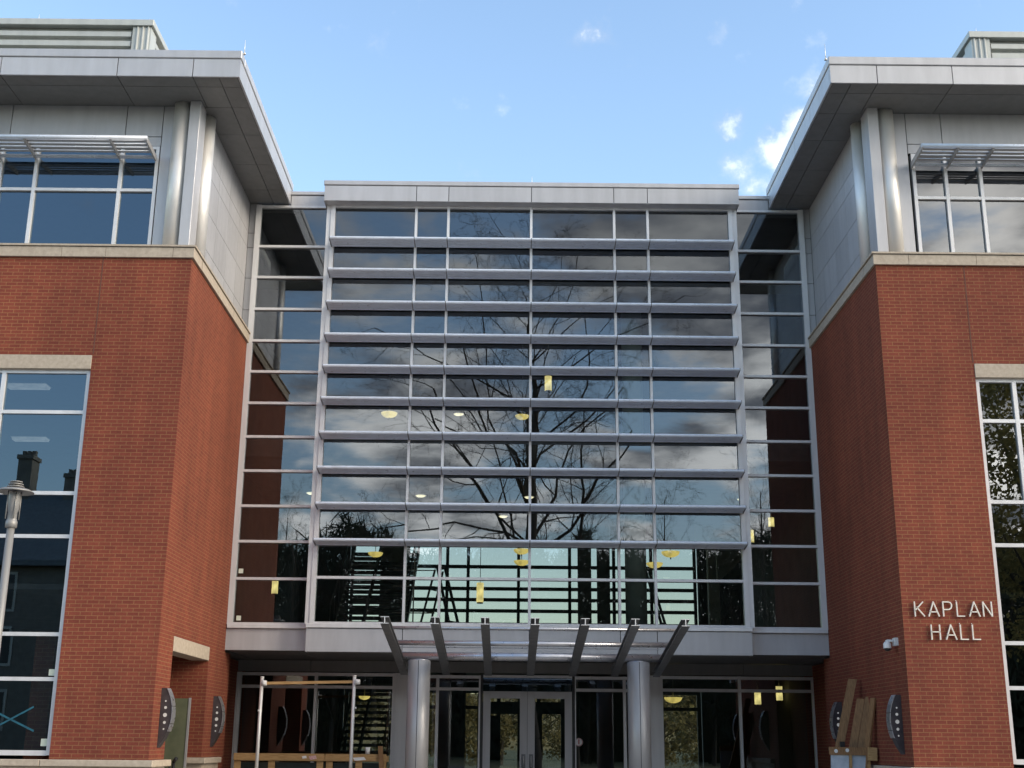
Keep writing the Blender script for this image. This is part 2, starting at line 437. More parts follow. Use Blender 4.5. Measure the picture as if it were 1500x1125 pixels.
def wing(sd):
    X = (lambda u: -6.52 - u) if sd < 0 else (lambda u: 6.40 + u)
    where = 'left' if sd < 0 else 'right'

    def bx(mb, u0, u1, y0, y1, z0, z1): mb.box(X(u0), X(u1), y0, y1, z0, z1)
    # brick
    b = MB()
    bx(b, 0, 1.68, YF, YF + .35, 1.06, 10.13)
    bx(b, 1.68, 5.2, YF, YF + .35, 8.2, 10.13)
    bx(b, 5.2, 17, YF, YF + .35, 1.06, 10.13)
    bx(b, 0, .35, YF + .35, 27.06, 3.2, 10.13)
    bx(b, 0, .35, 27.06, 27.6, 0, 3.2)
    if sd < 0:
        bx(b, 0, .35, YF + .35, 22.84, 1.06, 3.2)
        bx(b, 0, 1.9, 25.62, 27.06, 1.06, 3.2)
        bx(b, 1.9, 2.25, YF + .35, 27.06, 0, 3.2)
        bx(b, .35, 1.9, 22.5, 22.84, 1.06, 3.2)
    else:
        bx(b, 0, .35, YF + .35, 27.06, 1.06, 3.2)
    bx(b, .35, .8, 27.3, 31, 0, 3.2)
    b.m = 1
    bx(b, 1.655, 1.675, YF - .003, YF + .01, 8.22, 10.12)
    b.build('brick_wall', [BRICK, JOINT], B, label='%s wing brick walling, red running bond with tan mortar' % where)
    # plinth and sill ledge
    p = MB()
    bx(p, -.02, 17, YF - .02, YF + .35, 0, .94)
    if sd < 0:
        bx(p, -.02, .35, YF + .35, 22.84, 0, .94); bx(p, -.02, 1.9, 25.62, 27.05, 0, .94)
    else: bx(p, -.02, .35, YF + .35, 27.05, 0, .94)
    p.build('plinth', STONE, B)
    p = MB()
    for k in range(9): p.bbox(X(-.1 + k * 1.9 + .004), X(-.1 + (k + 1) * 1.9 - .004), YF - .1, YF + .06, .945, 1.055, .01)
    if sd < 0:
        p.bbox(X(-.1), X(.3), YF + .064, 22.98, .945, 1.055, .01); p.build('stone_ledge', STONE, B); p = MB(); p.bbox(X(-.1), X(1.9), 25.5, 27.0, .945, 1.055, .01)
    else:
        p.bbox(X(-.1), X(.3), YF + .064, 24.5, .945, 1.055, .01); p.bbox(X(-.1), X(.3), 24.51, 27.0, .945, 1.055, .01)
    p.build('stone_ledge', STONE, B)
    # stone band under the top storey, with a thin cap
    p = MB()
    uc = [-.05, .35, 1.62, 2.45, 4.0, 5.6, 7.2, 8.8, 10.4, 12, 13.6, 15.2, 16.8] if sd < 0 else [-.05, .62, 1.9, 3.3, 5, 6.7, 8.4, 10.1, 11.8, 13.5, 15.2, 16.8]
    for a, c in zip(uc, uc[1:]): p.box(X(a + .004), X(c - .004), YF - .05, YF + .6, 10.13, 10.325)
    for a, c in ((22.48, 23.9), (23.9, 25.3), (25.3, 27.02)): p.box(X(-.05), X(.5), a + .004, c - .004, 10.13, 10.325)
    p.m = 1
    p.box(X(-.035), X(16.8), YF - .035, YF + .6, 10.325, 10.34); p.box(X(-.035), X(.5), 22.48, 27.02, 10.325, 10.34)
    p.m = 2
    p.box(X(-.075), X(16.8), YF - .075, YF + .6, 10.34, 10.375); p.box(X(-.075), X(.5), 22.47, 27.02, 10.34, 10.375)
    p.build('stone_band', [STONE, DARK, STONE], B)
    # window lintel
    p = MB(); p.bbox(X(1.68), X(5.26), YF - .012, YF + .3, 7.93, 8.195, .006)
    p.build('lintel', STONE, B, label='stone lintel over the tall %s window' % where)
    if sd < 0:
        p = MB(); p.bbox(X(-.012), X(.34), 22.845, 25.615, 2.93, 3.195, .006); p.build('lintel', STONE, B, label='short stone lintel over the side passage')
    # tall window
    vm = [1.72, 3.28, 4.9] if sd < 0 else [1.72, 2.40, 4.9]
    hz = [7.90, 7.13, 5.63, 4.85, 3.14, 2.38, 1.17]
    f = MB()
    y0, y1 = YF + .07, YF + .19
    for u in vm: f.box(X(u - .03), X(u + .045), y0, y1, 1.12, 7.925)
    for z in hz:
        for a, c in zip(vm, vm[1:]): f.box(X(a + .045), X(c - .03), y0 + .004, y1 - .003, z - .035 - (.02 if z < 2 else 0), z + .03)
    f.m = 1; bx(f, 1.69, 5.1, YF + .1, YF + .16, 7.925, 7.93)
    w = f.build('window', [ALU, DARK], B, label='tall aluminium framed %s window with six panes a column' % where)
    for a, c in zip(vm, vm[1:]):
        for zt, zb in zip(hz, hz[1:]):
            pane_quad(X(a + .03), X(c - .02), YF + .12, zb + .02, zt - .02, .0012).build('glass_pane', GLASS_BLUE if sd < 0 else GLASS_WARM, w, fix=False)
    # top storey metal wall : openings for the ribbon window
    yu = YU
    m = MB(); m.m = 0
    uo = [1.04, 5.0]
    bx(m, .72, uo[0] - .07, yu + .03, yu + .3, 10.2, ZS)
    bx(m, uo[0] - .07, 17, yu + .03, yu + .3, 12.72, ZS)
    bx(m, uo[1], 17, yu + .03, yu + .3, 10.2, 12.72)
    bx(m, .19, .5, yu + .6, 27.06, 10.2, ZS)
    bx(m, -.02, .19, YG + .03, YG + .2, 10.2, ZS - .01)
    m.m = 1
    if sd < 0: ucut = [.955, 1.685, 3.98, 6.2, 8.4, 10.6, 12.8, 15]
    else: ucut = [.985, 1.69, 3.98, 6.2, 8.4, 10.6, 12.8, 15]
    xc = [X(u) for u in ucut]
    panels(m, 'Y', yu + .03, -1, xc, [12.93, ZS]); panels(m, 'Y', yu + .03, -1, xc, [12.72, 12.93])
    panels(m, 'Y', yu + .03, -1, [X(.36), xc[0]], [10.3, ZS])
    m.m = 1
    panels(m, 'X', X(.19), sd * -1, [22.9, 24.1, 25.1, 26.1, 27.06], [10.2, 10.95, 11.73, 12.49, 12.86, ZS], gap=.011)
    panels(m, 'Y', YG + .03, -1, [X(.165), X(-.045)], [10.2, 10.95, 11.73, 12.49, 12.86, ZS], gap=.012)
    m.build('metal_wall', [DARK, PANEL], B, label='%s wing top storey clad in silver metal panels' % where)
    # corner fin and two round metal columns
    p = MB(); p.bbox(X(.16), X(.37), 22.16, 22.62, 10.37, ZS - .005, .006); p.build('corner_fin', PANEL, B)
    for (u, y) in ((.55, 22.36), (.215, 22.92)):
        p = MB(); p.tube((X(u), y, 10.37), (X(u), y, ZS - .004), .178, n=40); p.build('metal_column', TUBE, B)
    # ribbon window
    f = MB(); y0, y1 = yu + .0, yu + .12
    vm = [1.0, 1.70, 3.38, 4.08, 4.9] if sd < 0 else [1.07, 1.70, 2.39, 4.05, 4.9]
    for u in vm: f.box(X(u - .03), X(u + .035), y0, y1, 10.36, 12.72)
    hz = [12.69, 11.775, 10.39]
    for z in hz:
        for a, c in zip(vm, vm[1:]): f.box(X(a + .035), X(c - .03), y0 + .004, y1 - .003, z - .03, z + .03)
    w = f.build('window', ALU, B, label='top storey %s window under a slatted sunshade' % where)
    for a, c in zip(vm, vm[1:]):
        for zt, zb in zip(hz, hz[1:]):
            pane_quad(X(a + .02), X(c - .02), yu + .06, zb + .02, zt - .02, .0012).build('glass_pane', GLASS_BLUE if sd < 0 else GLASS_WARM, w, fix=False)
    # sunshade
    ue = 1.0 if sd < 0 else 1.0
    s = MB()
    br = [1.02, 1.72, 3.38, 4.08, 5.0] if sd < 0 else [1.02, 1.72, 2.40, 4.05, 5.0]
    s = MB(); s.tube((X(ue), 21.665, 12.53), (X(5.0), 21.665, 12.53), .040, n=14)
    sh = s.build('sunshade', FIN, B, label='slatted metal sunshade over the top storey %s window' % where)
    for u in br:
        pr = [(21.70, 12.455), (21.66, 12.52), (21.70, 12.56), (22.36, 12.50), (22.36, 12.38)]
        s = MB(); s.prism(pr, 'X', X(u - .016), X(u + .016)); s.build('bracket', CLAD, sh)
    for k in range(4):
        s = MB(); y = 21.755 + k * .125; z = 12.525 - k * .012
        s.obox((X(ue + .02), y + .012, z), (X(5.0) - X(ue + .02), 0, 0), (0, .066, -.012), (0, .002, .010)); s.m = 1; s.tube((X(ue + .02), y + .01, z), (X(5.0), y + .01, z), .010, n=8); s.build('slat', [CLAD, FIN], sh)  # dark blade, pale nose: dim underside and bright edge put into the colours
    s = MB(); s.box(X(ue + .02), X(5.0), 22.26, 22.32, 12.405, 12.455); s.build('rear_rail', FIN, sh)
    # roof canopy: soffit, fascia, coping
    m = MB()
    ui = -.79
    m.m = 0; bx(m, ui + .04, 17, YR + .04, 27.2, ZS + .03, ZT - .02); bx(m, 0.2, 17, 27.2, 40.2, ZS + .03, ZT - .02)
    m.build('roof_canopy', [DARK], B, label='flat roof canopy of the %s wing with deep overhang' % where)
    rc = m_last()
    s = MB()
    fx = [ui, .11, 1.56, 3.8, 6.0, 8.2, 10.4, 12.6, 14.8, 17] if sd < 0 else [ui, .11, 1.56, 3.8, 6.0, 8.2, 10.4, 12.6, 14.8, 17]
    for a, c in zip(fx, fx[1:]): s.box(X(a + .008) if a > ui else X(a + .008), X(c - .008), YR, YR + .04, ZS, 13.985)
    yc = [YR + .045, 22.9, 24.3, 25.7, 27.2]
    for a, c in zip(yc, yc[1:]): s.box(X(ui), X(ui + .04), a + .005, c - .005, ZS, 13.985)
    s.box(X(ui), X(ui + .007), YR, YR + .045, ZS, 13.985)
    s.build('fascia', PANEL, rc)
    s = MB(); s.bbox(X(ui - .02), X(17), YR - .02, YR + .3, 13.998, ZT, .012); s.bbox(X(ui - .02), X(ui + .3), YR + .302, 27.2, 13.998, ZT, .012)
    s.build('coping', PANEL, rc)
    s = MB()
    e = .40
    xs = [ui + .05, .11, 1.56, 3.8, 6, 8.2, 10.4, 12.6, 14.8, 17]
    ys = [YR + .05, 22.44, 23.6, 25.0, 26.3, 27.18]
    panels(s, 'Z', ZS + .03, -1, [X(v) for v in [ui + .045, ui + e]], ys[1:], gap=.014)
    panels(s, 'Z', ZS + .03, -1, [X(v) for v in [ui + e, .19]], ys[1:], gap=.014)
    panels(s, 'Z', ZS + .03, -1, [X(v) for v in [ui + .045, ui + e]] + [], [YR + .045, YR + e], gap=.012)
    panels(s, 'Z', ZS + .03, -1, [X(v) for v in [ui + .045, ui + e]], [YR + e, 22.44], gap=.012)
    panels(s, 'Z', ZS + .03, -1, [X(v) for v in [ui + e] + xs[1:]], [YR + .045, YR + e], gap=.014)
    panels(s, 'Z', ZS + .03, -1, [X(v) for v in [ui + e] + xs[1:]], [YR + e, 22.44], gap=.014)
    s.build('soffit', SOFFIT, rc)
    # rooftop louvred screen
    px = X(2.24) if sd < 0 else X(3.57)
    top = 17.20 if sd < 0 else 17.11
    py0, py1 = 25.0, 30.0
    s = MB(); s.box(px - sd * -.12, px + sd * 12, py0 + .1, py1, ZT, top - .1)
    ps = s.build('rooftop_screen', PENT_DK, B, label='louvred metal screen on the %s wing roof' % where)
    for k in range(11):
        z = top - .42 - k * .245
        s = MB()
        s.prism([(py0 + .02, z + .02), (py0 + .02, z + .14), (py0 + .10, z + .20), (py0 + .10, z)], 'X', px + sd * .45, px + sd * 12)
        s.prism([(px + sd * .02, z + .02), (px + sd * .02, z + .14), (px + sd * .10, z + .20), (px + sd * .10, z)], 'Y', py0 + .45, py1)
        s.build('slat', PENT, ps)
    s = MB(); s.bbox(px - sd * .06, px + sd * 12, py0 - .06, py1, top - .16, top, .01); s.build('cap', PENT, ps)
    s = MB()
    s.box(px + sd * .0, px + sd * .42, py0, py0 + .05, ZT, top - .165); s.box(px, px + sd * .05, py0 + .052, py0 + .42, ZT, top - .165)
    for k in range(3): s.tube((px + sd * (.06 + .12 * k), py0 - .005, ZT), (px + sd * (.06 + .12 * k), py0 - .005, top - .165), .028, n=10)
    s.build('corner_post', PENT, ps)
    # rooms behind the wing windows
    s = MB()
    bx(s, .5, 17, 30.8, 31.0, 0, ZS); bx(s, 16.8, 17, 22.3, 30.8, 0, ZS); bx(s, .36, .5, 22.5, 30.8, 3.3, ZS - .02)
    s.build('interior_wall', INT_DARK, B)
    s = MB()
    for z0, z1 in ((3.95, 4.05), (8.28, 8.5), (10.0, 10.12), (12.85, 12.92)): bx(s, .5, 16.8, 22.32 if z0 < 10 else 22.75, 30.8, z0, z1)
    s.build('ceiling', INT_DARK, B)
    return rc


def m_last():
    return [o for o in B.children if o.name.startswith('roof_canopy')][-1]


rcL = wing(-1)
rcR = wing(1)

# parapets of the glazed centre
s = MB()
s.m = 1
s.box(-5.7, -4.86, YG + .02, YG + .3, 13.56, 13.9); s.box(4.83, 5.58, YG + .02, YG + .3, 13.56, 13.9); s.box(-4.8, 4.75, YC - .28, YC + .5, 13.47, 13.9)
s.m = 0
panels(s, 'Y', YG + .02, -1, [-5.72, -4.84], [13.55, 13.83]); panels(s, 'Y', YG + .02, -1, [4.80, 5.60], [13.55, 13.83])
panels(s, 'Y', YC - .28, -1, [-4.845, -2.70, -1.95, -.03, 1.88, 2.66, 4.79], [13.425, 13.815])
s.box(-4.845, -4.81, YC - .275, YC + .4, 13.425, 13.81); s.box(4.755, 4.79, YC - .275, YC + .4, 13.425, 13.81)
s.box(-4.8, 4.75, YC - .275, YC - .06, 13.425, 13.46)
pp = s.build('parapet', [PANEL, DARK], B)
s = MB(); s.bbox(-4.86, 4.805, YC - .325, YC + .5, 13.825, 13.94, .012)
s.bbox(-5.75, -4.865, YG - .04, YG + .3, 13.84, 13.93, .01); s.bbox(4.81, 5.62, YG - .04, YG + .3, 13.84, 13.93, .01)
s.build('coping', PANEL, pp)
s = MB(); s.box(-6.6, -4.83, YG + .06, 40.2, 13.40, 13.552); s.box(-4.826, 4.78, YC + .06, 40.2, 13.30, 13.46); s.box(4.784, 6.5, YG + .06, 40.2, 13.40, 13.552); s.build('roof_slab', INT_DARK, B)

# curtain walls
def curtain(x0, x1, y, xm, rows, name_label, ztop, end_w=.09):
    f = MB()
    d0, d1 = y - .07, y + .10
    xs = [x0] + xm + [x1]
    for i, x in enumerate(xs):
        w = .028 if 0 < i < len(xs) - 1 else end_w / 2
        xx = x + (w if i == 0 else -w if i == len(xs) - 1 else 0)
        f.box(xx - w, xx + w, d0, d1, BOT, ztop)
    for z in rows + [BOT + .02]:
        for i in range(len(xs) - 1):
            a = xs[i] + (end_w if i == 0 else .028); c = xs[i + 1] - (end_w if i == len(xs) - 2 else .028)
            f.box(a, c, d0 + .004, d1 - .004, z - .028, z + .028)
    cw = f.build('curtain_wall', ALU, B, label=name_label)
    zs = rows + [BOT + .02]
    for i in range(len(xs) - 1):
        for zt, zb in zip(zs, zs[1:]):
            pane_quad(xs[i] + .02, xs[i + 1] - .02, y, zb + .02, zt - .02).build('glass_pane', GLASS, cw, fix=False)
    return cw


curtain(-6.515, -4.70, YG, [], [13.52] + ROWS[1:], 'narrow glazed strip beside the left wing', 13.56, .12)
curtain(4.66, 6.395, YG, [], [13.52] + ROWS[1:], 'narrow glazed strip beside the right wing', 13.56, .12)
CX = [-2.71, -1.96, -.03, 1.90, 2.68]
curtain(-4.70, 4.66, YC, CX, [13.40] + ROWS[1:], 'central six bay glass wall behind the louvres', 13.45, .10)
# returns where the centre steps forward
for a in (-4.80, 4.665): s = MB(); s.box(a, a + .095, YC - .05, YG + .02, BOT, 13.45); s.build('corner_post', ALU, B)

# ten horizontal louvres
bays = [-4.65] + CX + [4.61]
for z in ROWS[1:11]:
    s = MB(); zc = z - .055
    for a, c in zip(bays, bays[1:]):
        a += .010; c -= .010
        f0 = YC - .465; prof = []
        lo = lambda y: zc - .018 - .036 * (y - f0) / .4
        for k in range(9):
            t = math.pi * (.5 + k / 8); prof.append((f0 + .034 + .034 * math.cos(t), zc + .034 * math.sin(t)))
        prof += [(f0 + .045, lo(f0 + .045))]
        for k in range(2):
            y = f0 + .13 + k * .13; prof += [(y, lo(y)), (y + .003, lo(y) + .012), (y + .015, lo(y) + .012), (y + .018, lo(y))]
        prof += [(YC - .085, lo(YC - .085)), (YC - .085, lo(YC - .085) - .018), (YC - .06, lo(YC - .085) - .018), (YC - .06, zc + .012), (f0 + .07, zc + .03)]
        s.prism(prof, 'X', a, c)
    s.m = 1
    for x in bays:
        s.prism([(YC - .445, zc - .028), (YC - .445, zc + .026), (YC - .045, zc + .03), (YC - .045, zc - .085)], 'X', x - .0085, x + .0085)
    s.build('louvre', [FIN, STEEL], B)

# spandrel between ground floor and glass
s = MB(); s.m = 1
s.box(-6.5, -4.75, YG - .02, YG + .3, 3.25, 3.76); s.box(4.70, 6.38, YG - .02, YG + .3, 3.25, 3.76); s.box(-4.72, 4.66, YC - .07, YC + .4, 3.21, 3.76)
s.m = 0
panels(s, 'Y', YG - .02, -1, [-6.53, -4.74], [3.236, 3.70]); panels(s, 'Y', YG - .02, -1, [4.69, 6.40], [3.236, 3.70])
panels(s, 'Y', YC - .07, -1, [-4.755, -2.71, -1.96, -.03, 1.90, 2.68, 4.69], [3.195, 3.69])
s.box(-4.755, -4.73, YC - .068, YG - .02, 3.195, 3.69); s.box(4.665, 4.69, YC - .068, YG - .02, 3.195, 3.69)
sp = s.build('spandrel', [PANEL, DARK], B)
s = MB(); s.bbox(-6.5, -4.765, YG - .12, YG - .0, 3.70, 3.785, .008); s.bbox(4.70, 6.38, YG - .12, YG - .0, 3.70, 3.785, .008); s.bbox(-4.76, 4.695, YC - .14, YC - .0, 3.695, 3.785, .008)
s.build('sill', ALU, sp)
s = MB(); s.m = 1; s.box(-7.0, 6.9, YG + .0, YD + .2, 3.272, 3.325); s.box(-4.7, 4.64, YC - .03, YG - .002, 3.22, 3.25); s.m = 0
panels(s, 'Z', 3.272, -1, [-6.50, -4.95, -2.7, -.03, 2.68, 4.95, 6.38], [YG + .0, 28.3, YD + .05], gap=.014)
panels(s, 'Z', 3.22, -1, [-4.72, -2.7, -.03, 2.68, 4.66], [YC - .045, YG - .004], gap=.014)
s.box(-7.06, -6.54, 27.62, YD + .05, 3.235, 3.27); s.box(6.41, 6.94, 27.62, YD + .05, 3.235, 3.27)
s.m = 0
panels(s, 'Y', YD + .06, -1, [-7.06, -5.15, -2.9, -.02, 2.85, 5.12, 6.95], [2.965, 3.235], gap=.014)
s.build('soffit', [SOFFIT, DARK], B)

# ground floor storefronts
def storefront(x0, x1, xm, ztop, ztr, label, posts):
    f = MB(); y0, y1 = YD, YD + .11
    xs = [x0] + xm + [x1]
    for i, x in enumerate(xs): f.box(x - .035, x + .035, y0, y1, .05, ztop)
    for a, c in zip(xs, xs[1:]):
        for z in (ztop - .04, ztr, .12): f.box(a + .035, c - .035, y0 + .004, y1 - .004, z - .035, z + .035)
    for a, c in posts: f.box(a, c, y0 - .03, y1, 0, ztop)
    w = f.build('storefront', ALU, B, label=label)
    for a, c in zip(xs, xs[1:]):
        pane_quad(a, c, YD + .06, ztr, ztop - .04).build('glass_pane', GLASS, w, fix=False)
        pane_quad(a, c, YD + .06, .12, ztr).build('glass_pane', GLASS, w, fix=False)


storefront(-6.80, -3.16, [-5.0], 2.95, 2.62, 'ground floor window left of the doors', [(-7.06, -6.84), (-3.12, -2.80)])
storefront(3.15, 6.74, [5.0], 2.95, 2.62, 'ground floor window right of the doors', [(2.85, 3.11), (6.78, 6.95)])
storefront(-2.72, -1.12, [-2.13], 2.92, 2.60, 'narrow sidelight left of the doors', [])
storefront(1.10, 2.76, [2.28], 2.92, 2.60, 'narrow sidelight right of the doors', [])
f = MB()
for a in (-1.115, 1.055): f.box(a, a + .055, YD - .01, YD + .12, 0, 2.95)
f.m = 1; f.box(-1.05, 1.045, YD + .002, YD + .1, 2.87, 2.93)
tf = f.build('door_transom', [FRAME_DK, ALU], B)
pane_quad(-1.05, 1.05, YD + .06, 2.56, 2.87).build('glass_pane', GLASS_BLUE, tf, fix=False)
for (x0, x1, hs) in ((-1.045, -.012, 1), (-.004, 1.04, -1)):
    f = MB(); y0, y1 = YD - .03, YD + .06
    st = .17
    zt = 2.555
    f.box(x0, x0 + st, y0, y1, .02, zt); f.box(x1 - st, x1, y0, y1, .02, zt)
    f.box(x0 + st, x1 - st, y0 + .003, y1 - .003, zt - .16, zt); f.box(x0 + st, x1 - st, y0 + .003, y1 - .003, .02, .30)
    d = f.build('door', PANEL, B)
    pane_quad(x0 + st, x1 - st, YD + .02, .30, zt - .16).build('glass_pane', GLASS, d, fix=False)
    hx = x1 - .085 if hs > 0 else x0 + .085
    f = MB(); f.box(hx - .05, hx + .05, y0 - .012, y0 - .001, .82, 1.14); f.m = 1
    f.tube((hx, y0 - .06, .86), (hx, y0 - .06, 1.10), .012, n=8); f.tube((hx, y0 - .06, .88), (hx, y0, .88), .01, n=8); f.tube((hx, y0 - .06, 1.08), (hx, y0, 1.08), .01, n=8)
    f.build('handle', [STEEL, STEEL_END], d)

# entrance columns
for x in (-2.255, 2.145):
    s = MB(); s.tube((x, 25.5, 0), (x, 25.5, 2.965), .226, n=48)
    s.m = 1; s.box(x - .005, x + .005, 25.5 - .229, 25.5 - .215, 0, 2.96)
    s.build('entrance_column', [CLAD, DARK], B)

# steel canopy over the doors: butterfly beams on three pipes
PY = [(23.45, 3.437, .026), (24.55, 3.243, .050), (25.5, 3.053, .082)]
s = MB(); y, z, r = PY[2]; s.tube((-2.66, y, z), (2.66, y, z), r, n=24)
for x in (-2.255, 2.145): s.tube((x, 25.5, 2.968), (x, 25.5, 2.985), .19, n=24)
ec = s.build('entrance_canopy', PIPE, B, label='butterfly canopy of seven sloping steel beams on round pipes')
for y, z, r in PY[:2]:
    s = MB(); s.tube((-2.66, y, z), (2.66, y, z), r, n=20)
    if r > .04: s.box(-2.62, 2.62, y + .06, y + .12, z - .085, z - .07)
    s.build('pipe', PIPE, ec)
d = Vector((0, 26.62 - 22.0, 2.80 - 3.44)); L = d.length; d.normalize(); nv = Vector((0, -d.z, d.y))
for k in range(7):
    x = -2.64 + k * .8785
    s = MB(); o = Vector((x, 22.0, 3.44))
    hw, t, hh = .075, .011, .062
    for (w, a, c) in ((hw, hh - t, hh), (.008, -hh + t, hh - t), (hw, -hh, -hh + t)):
        s.m = 0; s.obox(o + Vector((-w, 0, 0)) + nv * a + d * .006, (2 * w, 0, 0), d * (L - .006), nv * (c - a))
        s.m = 1; s.obox(o + Vector((-w, 0, 0)) + nv * a, (2 * w, 0, 0), d * .0055, nv * (c - a))
    s.build('beam', [STEEL, STEEL_END], ec)

# ------------------------------------------------------------------ interior of the centre
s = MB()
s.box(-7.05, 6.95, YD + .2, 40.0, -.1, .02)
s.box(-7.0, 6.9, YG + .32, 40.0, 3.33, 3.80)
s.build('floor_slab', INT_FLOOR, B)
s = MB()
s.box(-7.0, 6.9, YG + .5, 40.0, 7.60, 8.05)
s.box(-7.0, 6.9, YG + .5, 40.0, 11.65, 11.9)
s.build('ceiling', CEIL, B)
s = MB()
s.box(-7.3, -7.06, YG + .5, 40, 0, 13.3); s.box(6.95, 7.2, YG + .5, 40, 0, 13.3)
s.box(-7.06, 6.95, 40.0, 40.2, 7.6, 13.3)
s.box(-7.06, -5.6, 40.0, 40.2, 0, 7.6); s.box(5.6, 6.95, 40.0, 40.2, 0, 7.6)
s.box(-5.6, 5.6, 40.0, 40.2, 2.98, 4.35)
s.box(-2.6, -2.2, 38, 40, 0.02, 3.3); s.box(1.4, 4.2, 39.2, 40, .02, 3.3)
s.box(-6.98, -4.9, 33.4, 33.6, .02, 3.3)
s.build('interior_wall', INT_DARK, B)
s = MB(); s.box(5.46, 5.78, 37, 37.3, 3.8, 7.6); s.box(5.0, 6.9, 36.2, 36.4, 7.1, 7.6)
s.prism([(5.6, 5.9), (6.85, 7.1), (6.85, 7.6), (5.6, 7.6)], 'Y', 36.2, 36.4)
s.box(-4.45, -3.55, 38.5, 38.6, 3.8, 7.6)
s.build('interior_wall', mat_noise('pale_partition', (.45, .45, .36), (.55, .54, .44), 2, .8), B, label='pale partition inside the second storey')
# rear window walls
s = MB()
for x in (-5.5, -3.9, -2.45, -1.78, -.16, 1.48, 2.12, 2.9, 4.1, 5.5): s.box(x - .05, x + .05, 39.94, 40.06, 4.35, 7.6)
for z in (4.4, 5.0, 5.42, 5.77, 6.12, 6.82, 7.5):
    s.box(-5.5, 5.5, 39.90, 40.04, z - .05, z + .05)
rw = s.build('rear_window', FRAME_DK, B)
pane_quad(-5.55, 5.55, 40.1, 4.35, 7.6, 0).build('glass_pane', GLASS_CLEAR, rw, fix=False)
s = MB()
for x in (-5.5, -3.4, -2.2, -1.35, -.75, -.1, .12, .5, 1.25, 4.2, 5.5): s.box(x - .06, x + .06, 39.94, 40.06, .02, 2.98)
s.box(-1.3, -.7, 39.9, 40.05, .02, 2.2); s.box(-1.35, 1.3, 39.93, 40.05, 2.25, 2.62); s.box(.12, .6, 39.9, 40.05, .02, 2.3)
for z in (.1, 2.44, 2.92): s.box(-5.5, 5.5, 39.92, 40.04, z - .05, z + .05)
rw = s.build('rear_window', FRAME_DK, B)
pane_quad(-5.55, 5.55, 40.1, .02, 2.98, 0).build('glass_pane', GLASS_CLEAR, rw, fix=False)
for (x, y, z0, z1, r) in ((2.475, 28.9, 3.8, 7.58, .25), (2.475, 28.9, 8.05, 11.64, .25)):
    s = MB(); s.tube((x, y, z0), (x, y, z1), r, n=32); s.build('interior_column', mat_noise('column_paint', (.42, .50, .43), (.5, .58, .5), 3, .5), B)
for (x, w) in ((1.60, .18), (2.12, .17)):
    s = MB(); s.box(x - w, x + w, 34, 34.3, 3.8, 7.58); s.build('interior_column', INT_DARK, B)
s = MB(); s.tube((1.7, 36, .02), (1.7, 36, 3.3), .16, n=20); s.tube((-1.75, 33, .02), (-1.75, 33, 3.3), .2, n=20); s.build('interior_column', INT_DARK, B)
# open riser stairs seen head on
for (x0, x1, z0, y0, n) in ((-4.95, -3.72, .18, 33.4, 20), (-5.3, -3.35, 3.98, 34.3, 18)):
    s = MB()
    for k in range(n): s.box(x0, x1, y0 + k * .27, y0 + k * .27 + .30, z0 + k * .178, z0 + k * .178 + .085)
    for x in (x0 - .06, x1, x0 + (x1 - x0) * .38):
        s.obox((x, y0 - .05, z0 - .12), (.06, 0, 0), (0, .27 * n, .178 * n), (0, 0, .26))
    st = s.build('staircase', FRAME_DK, B)
    s = MB()
    for x in (x0 - .05, x1 + .02):
        s.tube((x, y0, z0 + 1.0), (x, y0 + .27 * n, z0 + 1.0 + .178 * n), .025, n=8)
        for k in range(0, n, 3): s.tube((x, y0 + k * .27, z0 + k * .178), (x, y0 + k * .27, z0 + k * .178 + 1.0), .014, n=6)
    s.build('handrail', STEEL, st)
# balustrade on the second floor
s = MB()
for z in (4.45, 5.10, 5.50): s.tube((-3.35, 31, z), (-2.3, 31, z), .014, n=6)
s.tube((-2.83, 31, 3.8), (-2.83, 31, 6.2), .018, n=6)
s.build('balustrade', CREAM, B)

# ------------------------------------------------------------------ lamps inside
def bowl(x, y, z, r, drop, label):
    t = thing('pendant_lamp', label, 'lamp', (x, y, z), 'amber bowl lamps inside the hall')
    s = MB(); pf = [(r * math.sin(a), r * .62 * (1 - math.cos(a)) - .0) for a in [k * math.pi / 2 / 8 for k in range(9)]]
    pf = [(max(p, .004), q) for p, q in pf] + [(r * .97, r * .62), (r * .5, r * .40), (.004, r * .34)]
    s.lathe(pf, (x, y, z), 24); s.build('shade', BOWL, t)
    s = MB(); s.lathe([(.004, -.05), (.018, -.035), (.014, -.01), (.02, .004)], (x, y, z), 10); s.build('finial', STEEL, t)
    s = MB(); s.tube((x, y, z + r * .3), (x, y, z + drop), .009, n=6); s.build('stem', STEEL, t)
    return t


bowl(-.16, 31.0, 5.92, .20, 1.67, 'upper yellow bowl lamp left of the middle mullion, second storey')
bowl(-.15, 31.6, 5.72, .20, 1.87, 'lower yellow bowl lamp left of the middle mullion, second storey')
bowl(3.57, 31.0, 5.88, .23, 1.7, 'large yellow bowl lamp above the right stepladder')
bowl(3.40, 33.0, 5.88, .22, 1.7, 'smaller yellow bowl lamp just right of the green inside column')
bowl(-4.03, 33.0, 6.10, .20, 1.45, 'yellow bowl lamp before the stair treads, second storey')
bowl(3.93, 34.0, 2.44, .24, .85, 'yellow bowl lamp hanging in the ground floor window right of the doors')
bowl(3.62, 36.0, 2.62, .22, .65, 'yellow bowl lamp half hidden by the frame right of the round column')
bowl(-4.17, 33.0, 2.42, .15, .85, 'yellow bowl lamp among the stairs, ground floor left')
bowl(-.17, 31.0, 9.40, .18, 2.2, 'yellow bowl lamp left of the middle mullion in the third storey')
bowl(-3.6, 31.0, 9.42, .21, 2.2, 'pale bowl lamp in the third storey, leftmost of its row')


